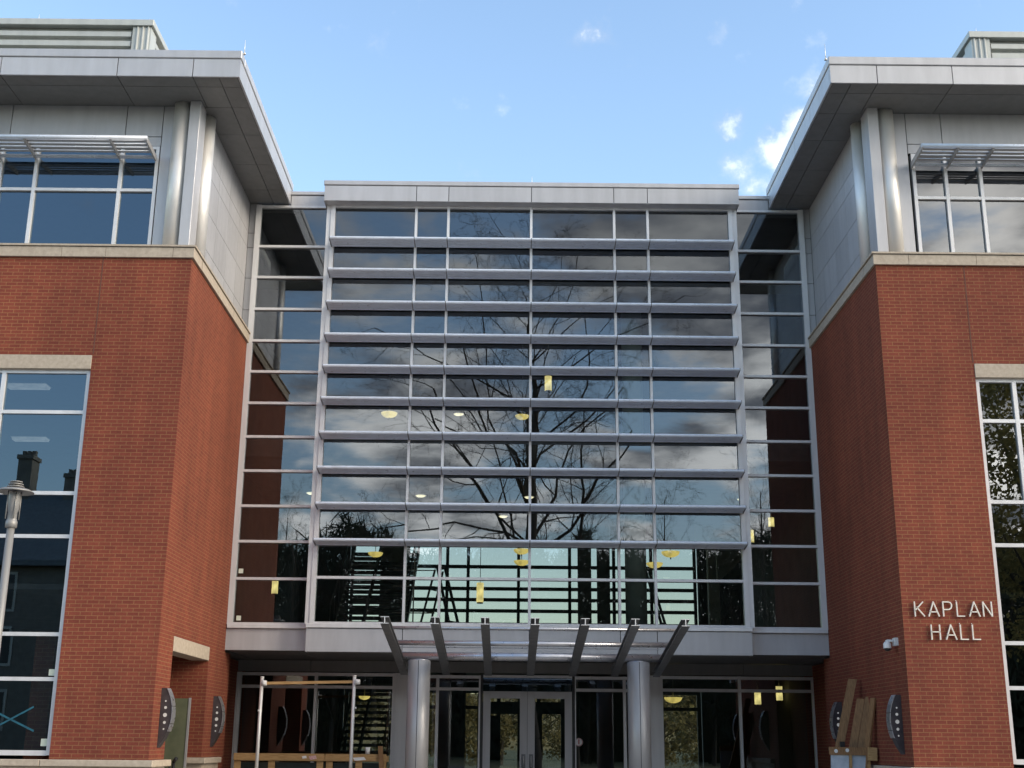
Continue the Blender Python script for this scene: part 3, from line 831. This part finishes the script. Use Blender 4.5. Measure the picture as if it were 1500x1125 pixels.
def tube_lamp(x, y, z, r, h, drop, label):
    t = thing('pendant_lamp', label, 'lamp', (x, y, z), 'tube lamps inside the hall')
    s = MB(); s.tube((x, y, z - h / 2), (x, y, z + h / 2), r, n=20); s.build('shade', LAMPW, t)
    s = MB(); s.tube((x, y, z - h / 2 - .03), (x, y, z - h / 2 - .002), r * .9, n=16); s.build('cap', STEEL, t)
    s = MB(); s.tube((x, y, z + h / 2), (x, y, z + drop), .008, n=6); s.build('stem', STEEL, t)


tube_lamp(.44, 29, 9.80, .085, .36, 1.84, 'yellow tube lamp just right of the middle mullion, third storey')
tube_lamp(-1.16, 30, 4.85, .085, .46, 2.74, 'tall yellow tube lamp right of the left stepladder')
tube_lamp(-6.09, 30, 4.93, .075, .30, 2.66, 'yellow tube lamp low in the left glass strip')
tube_lamp(5.92, 30, 6.62, .07, .22, .97, 'higher yellow tube lamp in the right glass strip')
tube_lamp(5.41, 30, 6.27, .07, .30, 1.32, 'lower yellow tube lamp in the right glass strip')
tube_lamp(6.18, 34, 2.60, .085, .34, .7, 'left of two yellow tube lamps in the right ground floor window')
tube_lamp(6.76, 34, 2.72, .085, .36, .58, 'right of two yellow tube lamps in the right ground floor window')


def disc(x, y, z, r, label):
    t = thing('ceiling_light', label, 'light', (x, y, z), 'round ceiling lights inside the hall')
    s = MB(); s.lathe([(.003, -.05), (r * .7, -.045), (r, -.02), (r, 0)], (x, y, z), 24); s.build('diffuser', DISC, t)
    s = MB(); s.lathe([(r, -.012), (r + .025, -.012), (r + .025, 0), (r, 0)], (x, y, z), 24); s.build('rim', ALU, t)


disc(-2.80, 32.0, 7.595, .13, 'pale round ceiling light in the second storey, left narrow bay')
disc(.04, 32.06, 7.595, .12, 'pale round ceiling light behind the middle mullion')
disc(-.65, 34.97, 7.595, .12, 'pale round ceiling light deeper in, left of the middle mullion')
disc(-5.62, 31.78, 7.595, .13, 'pale round ceiling light in the left glass strip')
disc(5.62, 32.06, 7.595, .12, 'pale round ceiling light in the right glass strip')
disc(-2.15, 39.0, 11.645, .16, 'small round ceiling light in the third storey beside a bowl lamp')


def fluor(x0, x1, y, z, label):
    t = thing('strip_light', label, 'light', ((x0 + x1) / 2, y, z), 'strip lights in the left wing')
    s = MB(); s.prism([(y - .16, z - .02), (y - .10, z - .08), (y + .10, z - .08), (y + .16, z - .02)], 'X', x0, x1); s.build('diffuser', FLUOR, t)
    s = MB(); s.box(x0 - .02, x1 + .02, y - .18, y + .18, z - .018, z - .001); s.build('housing', WHITE, t)


fluor(-10.65, -9.85, 24.2, 8.28, 'curved strip light seen high in the tall left window')
fluor(-12.3, -11.5, 28.8, 8.28, 'fainter strip light seen lower in the tall left window')

# stepladders on the second floor
def stepladder(loc, label, rz=0, src=None):
    if src:
        c = copy_thing(src, loc, label); c.rotation_euler.z = rz; return c
    t = thing('stepladder', label, 'ladder', (0, 0, 0), 'stepladders inside the hall')
    H = 1.95
    s = MB()
    for x in (-.2, .2):
        s.obox((x * 1.25 - .02, -.0, 0), (.04, 0, 0), (0, .07, 0), (-x * .25 + .0, .55, H))
    for k in range(1, 7): q = k / 7; s.box(-.23, .23, .55 * q, .55 * q + .08, H * q - .015, H * q + .015)
    s.build('front_frame', FRAME_DK, t)
    s = MB()
    for x in (-.2, .2): s.obox((x * 1.25 - .015, 1.15, 0), (.03, 0, 0), (0, .05, 0), (-x * .25, -.52, H - .05))
    for k in (1, 3, 5): q = k / 7; s.box(-.23, .23, 1.15 - .52 * q, 1.18 - .52 * q, H * q - .012, H * q + .012)
    s.build('rear_frame', FRAME_DK, t)
    s = MB(); s.box(-.22, .22, .5, .75, H, H + .05); s.build('top_cap', FRAME_DK, t)
    t.location = loc; t.rotation_euler.z = rz
    return t


sl = stepladder((-1.72, 32.2, 3.8), 'dark stepladder behind the glass left of the middle mullion', R(62))
stepladder((3.68, 32.2, 3.8), 'dark stepladder behind the glass right of the green inside column', R(70), sl)

# ------------------------------------------------------------------ wall lights
def sconce(xw, sd, y, label, zlo=1.26, zhi=2.26):
    t = thing('wall_light', label, 'wall light', (xw, y, zlo), 'crescent wall lights by the entrance')
    H = zhi - zlo; dep = .20
    W = [(0, .014), (.06, .05), (.14, .10), (.24, .145), (.36, .182), (.48, .203), (.6, .208), (.72, .196), (.84, .165), (.94, .122), (1, .088)]
    def pt(q):
        for (a, u), (c, v) in zip(W, W[1:]):
            if a <= q <= c:
                return (xw + sd * (u + (v - u) * (q - a) / (c - a)), zlo + H * q)
    prof = [(xw + sd * .002, zlo)] + [pt(q) for q, _ in W] + [(xw + sd * .002, zhi)]
    s = MB(); s.prism(prof, 'Y', y - dep / 2, y + dep / 2); s.build('side_plate', SCONCE, t)
    s = MB()
    for a, c in ((.27, .395), (.405, .69), (.70, 1.0)):
        m = 8; pr = []
        for k in range(m + 1):
            p = pt(a + (c - a) * k / m); pr.append((p[0] + sd * .003, p[1]))
        pr2 = [(p[0] + sd * .014, p[1]) for p in pr]
        s.prism(pr + pr2[::-1], 'Y', y - dep / 2 - .010, y + dep / 2 + .010)
    s.build('cover', PIPE, t)
    for q, r in ((.31, .016), (.42, .027), (.545, .038), (.67, .027), (.78, .016)):
        xo = xw + sd * (.095 if .35 < q < .7 else .09)
        s = MB(); s.tube((xo, y - dep / 2 - .003, zlo + H * q), (xo, y - dep / 2 + .02, zlo + H * q), r * .9, n=20); s.build('light_hole', DOTLIT, t)


sconce(-6.52, 1, 22.42, 'crescent wall light with five bright dots on the left corner pier')
sconce(-6.52, 1, 26.40, 'crescent wall light with five dots between the side passage and left storefront')
sconce(6.40, -1, 22.42, 'crescent wall light with five dots on the shaded right wall corner')
sconce(6.40, -1, 26.40, 'crescent wall light half hidden behind the leaning planks')

# glass sheet standing in the passage
t = thing('glass_sheet', 'greenish glass sheet standing in the left side passage', 'glass sheet', (-7.2, 25.0, 0))
s = MB(); s.box(-7.9, -6.70, 25.0, 25.03, .06, 2.17); s.build('sheet', GREENG, t)
s = MB(); s.box(-6.698, -6.66, 24.99, 25.04, .0, 2.18); s.box(-7.9, -6.66, 24.985, 25.045, 0, .055); s.build('edge_frame', CLAD, t)
s = MB(); s.tube((-6.86, 24.85, .0), (-6.86, 24.85, .98), .03, n=10); s.tube((-6.86, 24.85, .98), (-6.80, 24.82, 1.06), .035, n=10); s.tube((-6.97, 24.85, .0), (-6.93, 24.85, .95), .02, n=8)
tag(s.build('hose_stand', BLACK), 'small dark post at the foot of the greenish glass sheet', 'post')

# security camera
t = thing('security_camera', 'white dome security camera on a short arm on the shaded right brick wall', 'camera', (6.4, 22.3, 3.2))
s = MB(); s.box(6.34, 6.398, 22.22, 22.38, 3.10, 3.235); s.build('mount', WHITE, t)
s = MB(); s.tube((6.345, 22.30, 3.185), (6.22, 22.30, 3.185), .022, n=12); s.tube((6.22, 22.30, 3.195), (6.22, 22.30, 3.15), .026, n=12); s.build('arm', WHITE, t)
s = MB(); s.lathe([(.003, .12), (.04, .115), (.066, .08), (.07, .015), (.068, 0)], (6.22, 22.30, 3.055), 24); s.build('dome_cover', WHITE, t)
s = MB(); s.lathe([(.062, 0), (.054, -.026), (.03, -.046), (.003, -.05)], (6.22, 22.30, 3.055), 20); s.build('lens_dome', BLACK, t)

# lettering on the right brick pier
t = thing('building_sign', 'pale raised letters KAPLAN HALL on the right brick pier', 'sign', (7.28, YF, 3.17))
GL = {'K': [[(0, 0), (0, 1)], [(0, .38), (.6, 1)], [(.2, .57), (.66, 0)]], 'A': [[(0, 0), (.36, 1), (.72, 0)], [(.12, .30), (.60, .30)]],
      'P': [[(0, 0), (0, 1), (.38, 1), (.52, .96), (.6, .85), (.61, .70), (.55, .56), (.44, .48), (.33, .46), (.02, .46)]], 'L': [[(0, 1), (0, 0), (.5, 0)]],
      'N': [[(0, 0), (0, 1), (.6, 0), (.6, 1)]], 'H': [[(0, 0), (0, 1)], [(.6, 0), (.6, 1)], [(0, .52), (.6, .52)]]}


def letter(ch, x, z, h):
    s = MB(); w = .0095
    for pl in GL[ch]:
        pts = [Vector((x + a * h, 0, z + b * h)) for a, b in pl]
        for i, (p, q) in enumerate(zip(pts, pts[1:])):
            dd = (q - p).normalized(); nn = Vector((-dd.z, 0, dd.x)) * w
            e = dd * w * .7
            s.obox(Vector((0, YF - .045 - .0007 * i, 0)) + p - e - nn, (q - p) + 2 * e, nn * 2, (0, .03, 0))
        p = pts[0]
        s.box(p.x - .006, p.x + .006, YF - .02, YF, p.z + .02, p.z + .032)
    s.build('letter', LETTER, t)


for ch, x in zip('KAPLAN', (6.61, 6.85, 7.105, 7.345, 7.56, 7.805)): letter(ch, x, 3.575 + (x - 6.6) * .008, .245)
for ch, x in zip('HALL', (6.868, 7.12, 7.375, 7.585)): letter(ch, x, 3.178 + (x - 6.6) * .008, .245)

# round sticker on the sidelight
t = thing('door_sticker', 'small round white and red sticker on the glass right of the doors', 'sticker', (1.20, YD + .05, 1.42))
s = MB(); s.tube((1.20, YD + .05, 1.42), (1.20, YD + .056, 1.42), .092, n=32); s.build('disc', WHITE, t)
s = MB(); s.lathe([(.078, 0), (.088, 0)], (0, 0, 0), 32)
s.v = [(1.20 + x, YD + .0485, 1.42 + y) for x, y, z in s.v]
s.box(1.187, 1.213, YD + .047, YD + .049, 1.37, 1.445); s.tube((1.2, YD + .047, 1.465), (1.2, YD + .049, 1.465), .018, n=14); s.build('print', RED, t)

# papers and tape left on the new glass
def note(x, y, z, w, label): s = MB(); s.box(x - w / 2, x + w / 2, y - .003, y, z - w / 2, z + w / 2); tag(s.build('paper_label', PAPER), label, 'label', 'paper labels on the window panes')


note(-6.30, YG - .02, 4.93, .10, 'pale square paper label in the left glass strip, upper of two')
note(-6.28, YG - .02, 3.92, .10, 'pale square paper label in the left glass strip, lower of two')
note(-8.34, YF + .10, 2.49, .11, 'pale square paper label in the tall left window, upper of two')
note(-8.34, YF + .10, 1.33, .12, 'pale square paper label in the tall left window, lower of two')
s = MB()
s.obox((-9.35, YF + .105, 1.86), (.8, 0, -.36), (.012, 0, .03), (0, .002, 0)); s.obox((-9.3, YF + .1, 1.50), (.72, 0, .40), (-.014, 0, .028), (0, .002, 0))
tag(s.build('tape_cross', TAPE), 'cross of blue tape low on the tall left window', 'tape')

# lightning rods
for (x, y, z, h, lab) in ((-5.70, 21.35, ZT, .32, 'thin lightning rod on the left canopy corner'), (5.58, 21.35, ZT, .36, 'thin lightning rod on the right canopy corner'),
                          (-.02, 26.6, 13.94, .22, 'thin lightning rod at the middle of the glass wall parapet'),
                          (-8.85, 25.1, 17.20, .12, 'thin lightning rod at the corner of the left rooftop screen'), (-11.4, 25.1, 17.20, .2, 'thin lightning rod out along the left rooftop screen'),
                          (10.15, 25.1, 17.11, .18, 'thin lightning rod at the corner of the right rooftop screen')):
    t = thing('lightning_rod', lab, 'lightning rod', (x, y, z), 'lightning rods on the roofs')
    s = MB(); s.tube((x, y, z), (x, y, z + h), .010, .003, n=8); s.build('rod', TUBE, t)
    s = MB(); s.tube((x, y, z), (x, y, z + .03), .03, n=10); s.build('base', TUBE, t)

# lamp post in front of the left wing
lx, ly = -7.345, 17.0
POSTM = mat_panel('post_metal', (.30, .295, .285), .5, .3, .03)
t = thing('lamp_post', 'silver lamp post with a wide flat disc top before the tall left window', 'lamp post', (lx, ly, 0))
s = MB(); s.tube((lx, ly, 0), (lx, ly, 4.18), .062, .052, n=24); s.build('pole', POSTM, t)
s = MB(); s.lathe([(.14, 0), (.14, .03), (.07, .06)], (lx, ly, 0), 24); s.build('base', POSTM, t)
s = MB(); s.lathe([(.052, 4.18), (.078, 4.185), (.078, 4.27), (.068, 4.28), (.068, 4.30)], (lx, ly, 0), 24); s.build('collar', POSTM, t)
s = MB(); s.lathe([(.062, 4.30), (.062, 4.40), (.072, 4.41), (.085, 4.60), (.085, 4.66)], (lx, ly, 0), 24); s.build('lantern', mat_noise('frosted_lens', (.22, .22, .22), (.30, .30, .30), 3, .35), t)
for k in range(4):
    a = k * math.pi / 2 + .6; s = MB(); s.tube((lx + .088 * math.cos(a), ly + .088 * math.sin(a), 4.3), (lx + .088 * math.cos(a), ly + .088 * math.sin(a), 4.7), .008, n=6); s.build('strut', POSTM, t)
s = MB(); s.lathe([(.003, 4.70), (.20, 4.69), (.25, 4.675), (.255, 4.68), (.20, 4.715), (.003, 4.73)], (lx, ly, 0), 40); s.build('disc_shade', POSTM, t)
s = MB()
for z, r in ((4.755, .115), (4.79, .10), (4.825, .085)): s.lathe([(.003, z - .01), (r, z - .008), (r, z + .004), (.003, z + .012)], (lx, ly, 0), 32)
s.tube((lx, ly, 4.70), (lx, ly, 4.83), .05, n=16)
s.build('cap', POSTM, t)

# ------------------------------------------------------------------ things left by the builders
def crate(x0, x1, y, label, posts):
    t = thing('wooden_crate', label, 'crate', ((x0 + x1) / 2, y, 0), 'timber crates before the left storefront')
    s = MB(); s.bbox(x0, x1, y, y + .045, .99, 1.135, .006); s.build('top_rail', WOOD, t)
    s = MB(); s.bbox(x0, x1, y, y + .045, .05, .19, .006); s.build('bottom_rail', WOOD, t)
    for px in posts: s = MB(); s.bbox(px - .07, px + .07, y + .05, y + .095, 0, 1.11, .005); s.build('post', WOOD, t)
    s = MB(); s.box(x0 + .05, x1 - .05, y + .13, y + .5, .02, .95); s.build('packed_glass', mat_noise('packed_glass', (.012, .02, .02), (.025, .035, .035), 4, .15), t)
    for yy in (y + .55,): s = MB(); s.bbox(x0, x1, yy, yy + .045, .97, 1.10, .006); s.build('rear_rail', WOOD, t)
    return t


crate(-6.24, -4.325, 27.3, 'long timber crate of glass sheets before the left storefront, left of two', (-6.16, -5.44, -4.42))
crate(-4.305, -3.02, 27.3, 'shorter timber crate of glass sheets before the left storefront, right of two', (-4.22, -3.60, -3.09))


def scrap(x, z, w, h, m, label):
    s = MB(); s.obox((x, 27.296, z), (w, 0, h * .3), (-w * .2, 0, h), (0, -.003, 0)); tag(s.build('packing_label', m), label, 'label', 'torn packing labels on the crates')


PINK = mat_noise('pink_label', (.5, .2, .22), (.7, .55, .55), 40, .7)
scrap(-4.78, 1.03, .09, .05, WHITE, 'small white torn packing label on the long crate')
scrap(-4.62, 1.01, .14, .07, PINK, 'pink and white torn packing label on the long crate')
scrap(-3.68, 1.0, .24, .06, WHITE, 'wide white torn packing label on the shorter crate')
s = MB(); s.lathe([(.003, 0), (.045, 0), (.055, .14), (.05, .14), (.04, .01)], (-3.42, 27.33, 1.136), 20)
tag(s.build('paper_cup', WHITE), 'white paper cup standing on the shorter crate', 'cup')
s = MB(); s.obox((-3.1, 27.22, .3), (.10, 0, 0), (0, .025, 0), (-.10, .04, 1.0)); tag(s.build('timber_offcut', WOOD_V), 'dark timber offcut leaning on the right end of the crates', 'plank')

t = thing('pipe_frame', 'tall frame of two silver pipes with a timber crossbar before the left storefront', 'frame', (-4.6, 26.3, 0))
for x, z in ((-5.545, 2.64), (-3.64, 2.68)):
    s = MB(); s.tube((x, 26.3, 0), (x, 26.3, z), .036, n=16); s.tube((x, 26.3, z), (x, 26.3, z + .02), .042, n=16)
    s.tube((x, 26.3, 0), (x, 26.3, .012), .1, n=16)
    s.build('pipe', TUBE, t)
s = MB(); s.obox((-5.52, 26.29, 2.50), (1.86, 0, .045), (0, .04, 0), (0, 0, .055)); s.build('crossbar', WOOD, t)
for x, z in ((-5.5, 2.53), (-3.58, 2.57)): s = MB(); s.tube((x - .04, 26.27, z), (x + .06, 26.27, z), .06, .05, n=16); s.build('clamp', WHITE, t)
for x, z in ((-5.585, 1.98), (-3.60, 2.05)): s = MB(); s.tube((x, 26.26, z), (x + .03, 26.26, z), .02, n=8); s.build('bolt', WHITE, t)

# planks leaning on the right wall
def plank(b, tp, w, th, label, mat=WOOD_V):
    b, tp = Vector(b), Vector(tp); d = tp - b
    side = Vector(w); n = d.cross(side).normalized() * th
    s = MB(); s.obox(b, side, n, d); return tag(s.build('timber_plank', mat), label, 'plank', 'planks leaning on the right wall')


plank((5.42, 24.62, 0.03), (6.14, 24.72, 2.645), (.155, -.05, -.008), .045, 'tallest and narrowest timber plank leaning on the shaded right wall')
plank((5.64, 24.30, 0.03), (6.20, 24.42, 2.262), (.14, -.05, 0), .04, 'left half of the broad timber planks leaning on the right wall')
plank((5.79, 24.24, 0.03), (6.35, 24.36, 2.29), (.135, -.06, 0), .04, 'middle timber plank leaning on the right wall')
plank((5.94, 24.16, 0.03), (6.325, 23.95, 2.26), (.05, -.13, 0), .04, 'rightmost timber plank leaning on the right wall, edge catching light')
t = thing('glass_crate', 'low timber crate with wrapped glass panels at the foot of the leaning planks', 'crate', (5.9, 24.0, 0))
s = MB(); s.obox((5.50, 23.95, 1.235), (.71, -.02, -.01), (0, .05, 0), (0, .02, .14)); s.build('top_rail', WOOD_V, t)
s = MB(); s.obox((6.19, 23.86, 1.14), (.155, -.02, -.01), (0, .09, 0), (.02, .02, .235)); s.build('end_block', WOOD, t)
for x0, x1 in ((5.53, 5.86), (5.90, 6.19)):
    s = MB(); s.obox((x0 - .06, 23.94, 0.1), (x1 - x0, 0, 0), (0, .03, 0), (.06, .03, 1.13)); s.build('wrapped_glass', PLASTIC, t)
s = MB(); s.obox((5.815, 23.92, 0), (.045, 0, 0), (0, .03, 0), (.05, .02, 1.23)); s.obox((6.13, 23.92, 0), (.06, 0, 0), (0, .03, 0), (.06, .02, 1.23)); s.build('batten', WOOD, t)
s = MB(); s.tube((5.62, 23.944, 1.30), (5.62, 23.94, 1.30), .035, n=14); s.tube((5.83, 23.944, 1.315), (5.83, 23.94, 1.315), .034, n=14); s.build('sticker', WHITE, t)
s = MB(); s.box(5.76, 5.85, 24.15, 24.2, 1.36, 1.47); tag(s.build('clamp_block', BLACK), 'small dark red and black block wedged between the leaning planks', 'block')

# ------------------------------------------------------------------ things that only the glass shows, and the view through the hall
def tree_mesh(x, y, h, r0, seed, levels=6, clear=.3, wide=.33):
    """trunk with a leader, limbs up its height, each limb branching down to fine twigs"""
    rnd = random.Random(seed); tr = MB(); br = MB()
    def limb(p, d, r, L, lv):
        n = (9, 6, 5, 4, 3, 2)[min(lv, 5)]
        for k in range(n):
            q = p + d * (L / n); r2 = max(r * (.86 if lv else .9), .004)
            br.tube(p, q, r, r2, n=7 if lv < 2 else 5 if lv < 3 else 3, caps=False)
            p, r = q, r2
            up_ = .05 if lv < 2 else -.02
            w = (.12, .20, .26, .3, .34, .34)[min(lv, 5)]
            d = (d + Vector((rnd.gauss(0, w), rnd.gauss(0, w), rnd.gauss(up_, w)))).normalized()
            if lv < levels:
                for _ in range(1 if rnd.random() < (.8 if lv < 3 else 1) else 0):
                    a = d.orthogonal().normalized(); a.rotate(Matrix.Rotation(rnd.uniform(0, 6.283), 3, d))
                    ang = rnd.uniform(.5, 1.15); d2 = (d * math.cos(ang) + a * math.sin(ang)).normalized()
                    limb(p, d2, max(r * rnd.uniform(.38, .6), .005), L * (1 - .45 * k / n) * rnd.uniform(.34, .62), lv + 1)
    p = Vector((x, y, 0)); d = Vector((0, 0, 1)); r = r0; n = 16
    for k in range(n):
        q = p + d * (h * .94 / n); r2 = r0 * (1 - .92 * ((k + 1) / n) ** .8) + .01
        tr.tube(p, q, r * (1.35 if k == 0 else 1), r2, n=14, caps=False)
        p, r = q, r2; t = (k + 1) / n
        d = (Vector((0, 0, 1)) + Vector((rnd.gauss(0, .10), rnd.gauss(0, .10), 0))).normalized()
        if t > clear:
            for _ in range(3):
                az = rnd.uniform(0, 6.283); el = rnd.uniform(.25, .95) + .3 * t
                dd = Vector((math.cos(az) * math.cos(el), math.sin(az) * math.cos(el), math.sin(el)))
                limb(p, dd, r * rnd.uniform(.2, .4), h * wide * (1.15 - .75 * t) * rnd.uniform(.7, 1.1), 1)
    return tr, br


def bare_tree(x, y, h, r0, seed, label, levels=4, clear=.3, wide=.36, group=None):
    t = thing('bare_tree', label, 'tree', (x, y, 0), group)
    tr, br = tree_mesh(x, y, h, r0, seed, levels, clear, wide)
    tr.build('trunk', BARK, t, fix=False); br.build('branches', TWIG, t, fix=False)


bare_tree(.75, -4.5, 25.5, .46, 11, 'huge bare plane tree mirrored in the central glass wall', 5, .36, .56)
bare_tree(2.9, -8, 19, .22, 12, 'slender bare tree mirrored just right of the huge plane tree', 4, .5, .3)
for k, (x, y, h, sd) in enumerate(((-10, -30, 17, 21), (10, -34, 19, 22), (17.5, -36, 21, 23), (-17, -40, 19, 24), (27, -34, 19, 25), (2, -52, 20, 26))):
    bare_tree(x, y, h, .24, sd, ('mid sized bare tree mirrored low in the glass wall, left of the huge one', 'bare tree mirrored low in the glass, just right of the huge one', 'bare tree mirrored in the right glass strip',
              'bare tree mirrored low in the left glass strip', 'tall bare tree mirrored in the right wing windows', 'bare tree far behind the huge mirrored one')[k], 4, .15, .45, 'bare trees mirrored in the glass')


def leafy(x, y, h, rad, seed, n, mat, label, name='leafy_tree', zlo=.3, size=.35, cat='tree', group=None):
    rnd = random.Random(seed); t = thing(name, label, cat, (x, y, 0), group)
    s = MB(); s.tube((x, y, 0), (x + .2, y, h * .55), h * .018 + .05, h * .010 + .02, n=10, caps=False)
    tips = []
    for k in range(9):
        a = rnd.uniform(0, 6.28); z = h * rnd.uniform(.3, .6)
        e = Vector((x + math.cos(a) * rad * rnd.uniform(.4, .8), y + math.sin(a) * rad * rnd.uniform(.4, .8), z + h * rnd.uniform(.1, .34)))
        s.tube((x + .1, y, z), e, h * .006 + .02, .02, n=6, caps=False); tips.append(e)
    s.build('trunk', BARK, t, fix=False)
    c = MB()
    cl = []
    for k in range(34):
        a = rnd.uniform(0, 6.28); q = rnd.random(); z = h * (zlo + (1 - zlo) * rnd.random() ** .8)
        w = rad * math.sin(math.pi * min(.97, max(.12, (z / h - zlo) / (1 - zlo) * .8 + .18))) * math.sqrt(q)
        cl.append((Vector((x + w * math.cos(a), y + w * math.sin(a), z)), rad * rnd.uniform(.16, .36)))
    for k in range(n):
        p0, rr_ = rnd.choice(cl)
        v = Vector((rnd.gauss(0, 1), rnd.gauss(0, 1), rnd.gauss(0, .8))).normalized() * rr_ * rnd.uniform(.5, 1.05)
        p = p0 + v; a = Vector((rnd.gauss(0, 1), rnd.gauss(0, 1), rnd.gauss(0, 1))).normalized(); b = a.orthogonal().normalized()
        z = size * rnd.uniform(.5, 1.2); c.face([p - a * z * .5, p + b * z * .32, p + a * z * .5, p - b * z * .32])
    c.build('crown', mat, t, fix=False)


leafy(21.5, -8, 20, 5.5, 31, 15000, LEAF, 'yellow green leafy tree mirrored in the tall right window', size=.24)
leafy(29, -14, 17, 5, 32, 9000, LEAF, 'second leafy tree mirrored behind in the tall right window', size=.3)
for k, (x, y, h) in enumerate(((-13, -30, 9), (-9, -33, 8), (14, -30, 7), (5, -36, 7))):
    leafy(x, y, h, 3.4, 40 + k, 9000, BUSH, ('dark bush mirrored at the left of the glass wall', 'second dark bush mirrored at the left of the glass wall', 'dark bush mirrored at the right of the glass wall', 'low dark bush mirrored behind the huge tree')[k], 'bush', .04, .17, 'bush', 'dark bushes mirrored in the glass')

# old house with chimneys across the road
t = thing('old_house', 'old dark house with steep roof and two chimneys mirrored in the tall left window', 'house', (-33, -27, 0))
x0, x1, y0, y1 = -48, -21.5, -36, -26
s = MB(); s.box(x0, x1, y0, y1, 0, 11); s.prism([(y0, 11.0), (y1, 11.0), ((y0 + y1) / 2, 15.6)], 'X', x0, x0 + .3); s.prism([(y0, 11.0), (y1, 11.0), ((y0 + y1) / 2, 15.6)], 'X', x1 - .3, x1)
s.build('wall', OLDB, t)
s = MB()
for sg in (-1, 1):
    ym = (y0 + y1) / 2; ye = ym + sg * 5.6
    s.mesh([(x0 - .4, ym, 16.0), (x1 + .4, ym, 16.0), (x1 + .4, ye, 10.9), (x0 - .4, ye, 10.9), (x0 - .4, ym, 15.75), (x1 + .4, ym, 15.75), (x1 + .4, ye, 10.6), (x0 - .4, ye, 10.6)],
           [(0, 1, 2, 3), (4, 5, 6, 7), (0, 1, 5, 4), (2, 3, 7, 6), (1, 2, 6, 5), (0, 3, 7, 4)])
s.build('roof', SLATE, t)
for cx, ct in ((-30.15, 18.2), (-27.2, 17.05), (-39, 18.0)):
    s = MB(); s.box(cx - .42, cx + .42, -31.4, -30.2, 14.5, ct - .35); s.box(cx - .5, cx + .5, -31.5, -30.1, ct - .35, ct - .1)
    for k in (-1, 0, 1): s.box(cx + k * .3 - .1, cx + k * .3 + .1, -30.95, -30.65, ct - .1, ct + .25)
    s.build('chimney', OLDB, t)
for k in range(6):
    for z in (2, 5.2, 8.2):
        xx = -45.5 + k * 4.2
        s = MB(); s.box(xx - .75, xx + .75, y1, y1 + .06, z - .1, z + 2.1); w = s.build('window', CREAM, t)
        s = MB(); s.box(xx - .62, xx - .03, y1 + .062, y1 + .07, z + .05, z + 1.95); s.box(xx + .03, xx + .62, y1 + .062, y1 + .07, z + .05, z + 1.95); s.build('pane', BLACK, w)

wd = MB(); rnd = random.Random(77)
for k in range(110000):
    x = rnd.uniform(-46, 46); y = rnd.uniform(-58, -46)
    top = 17.2 + 2.6 * noise.noise((x * .11, 3, 1)) + 2.2 * noise.noise((x * .45, 7, 2))
    h = rnd.random() ** .8 * (1 if k % 4 else .45); p = Vector((x, y, top * h)); a = Vector((rnd.gauss(0, 1), rnd.gauss(0, .4), rnd.gauss(.6, 1.0))).normalized(); b = a.cross(Vector((0, 1, 0))).normalized()
    z = rnd.uniform(.5, 1.3); w = .052 if h > .45 else .11; wd.face([p - a * z, p + b * z * w, p + a * z, p - b * z * w])
wo = wd.build('woods', BUSH, fix=False); wo['kind'] = 'stuff'; wo['label'] = 'dark belt of far woods mirrored low in the glass'; wo['category'] = 'woods'

# wooded hills behind the hall, seen through both glass walls
h = MB(); nx, ny = 90, 22
for j in range(ny + 1):
    for i in range(nx + 1):
        x = -420 + 840 * i / nx; y = 230 + 420 * j / ny
        z = -1 + 26 * (j / ny) ** .8 + 3.5 * noise.noise((x * .012, y * .012, 1)) * min(1, j / 3) + 2.2 * noise.noise((x * .06, y * .06, 4)) * min(1, j / 2)
        h.v.append((x, y, z))
for j in range(ny):
    for i in range(nx):
        a = j * (nx + 1) + i; h.f.append((a, a + 1, a + nx + 2, a + nx + 1)); h.mi.append(0); h.sm.append(True)
structure(h.build('hills', HILLM, fix=False))
rnd = random.Random(5)
for k in range(16):
    x = -22 + k * 3.1 + rnd.uniform(-1, 1); y = rnd.uniform(75, 110)
    leafy(x, y, rnd.uniform(4.0, 6.5), rnd.uniform(2.2, 3.2), 80 + k, 2600, LEAFA, 'golden autumn tree on the slope seen through the ground floor glass', 'autumn_tree', .06, .32, 'tree', 'autumn trees behind the hall')
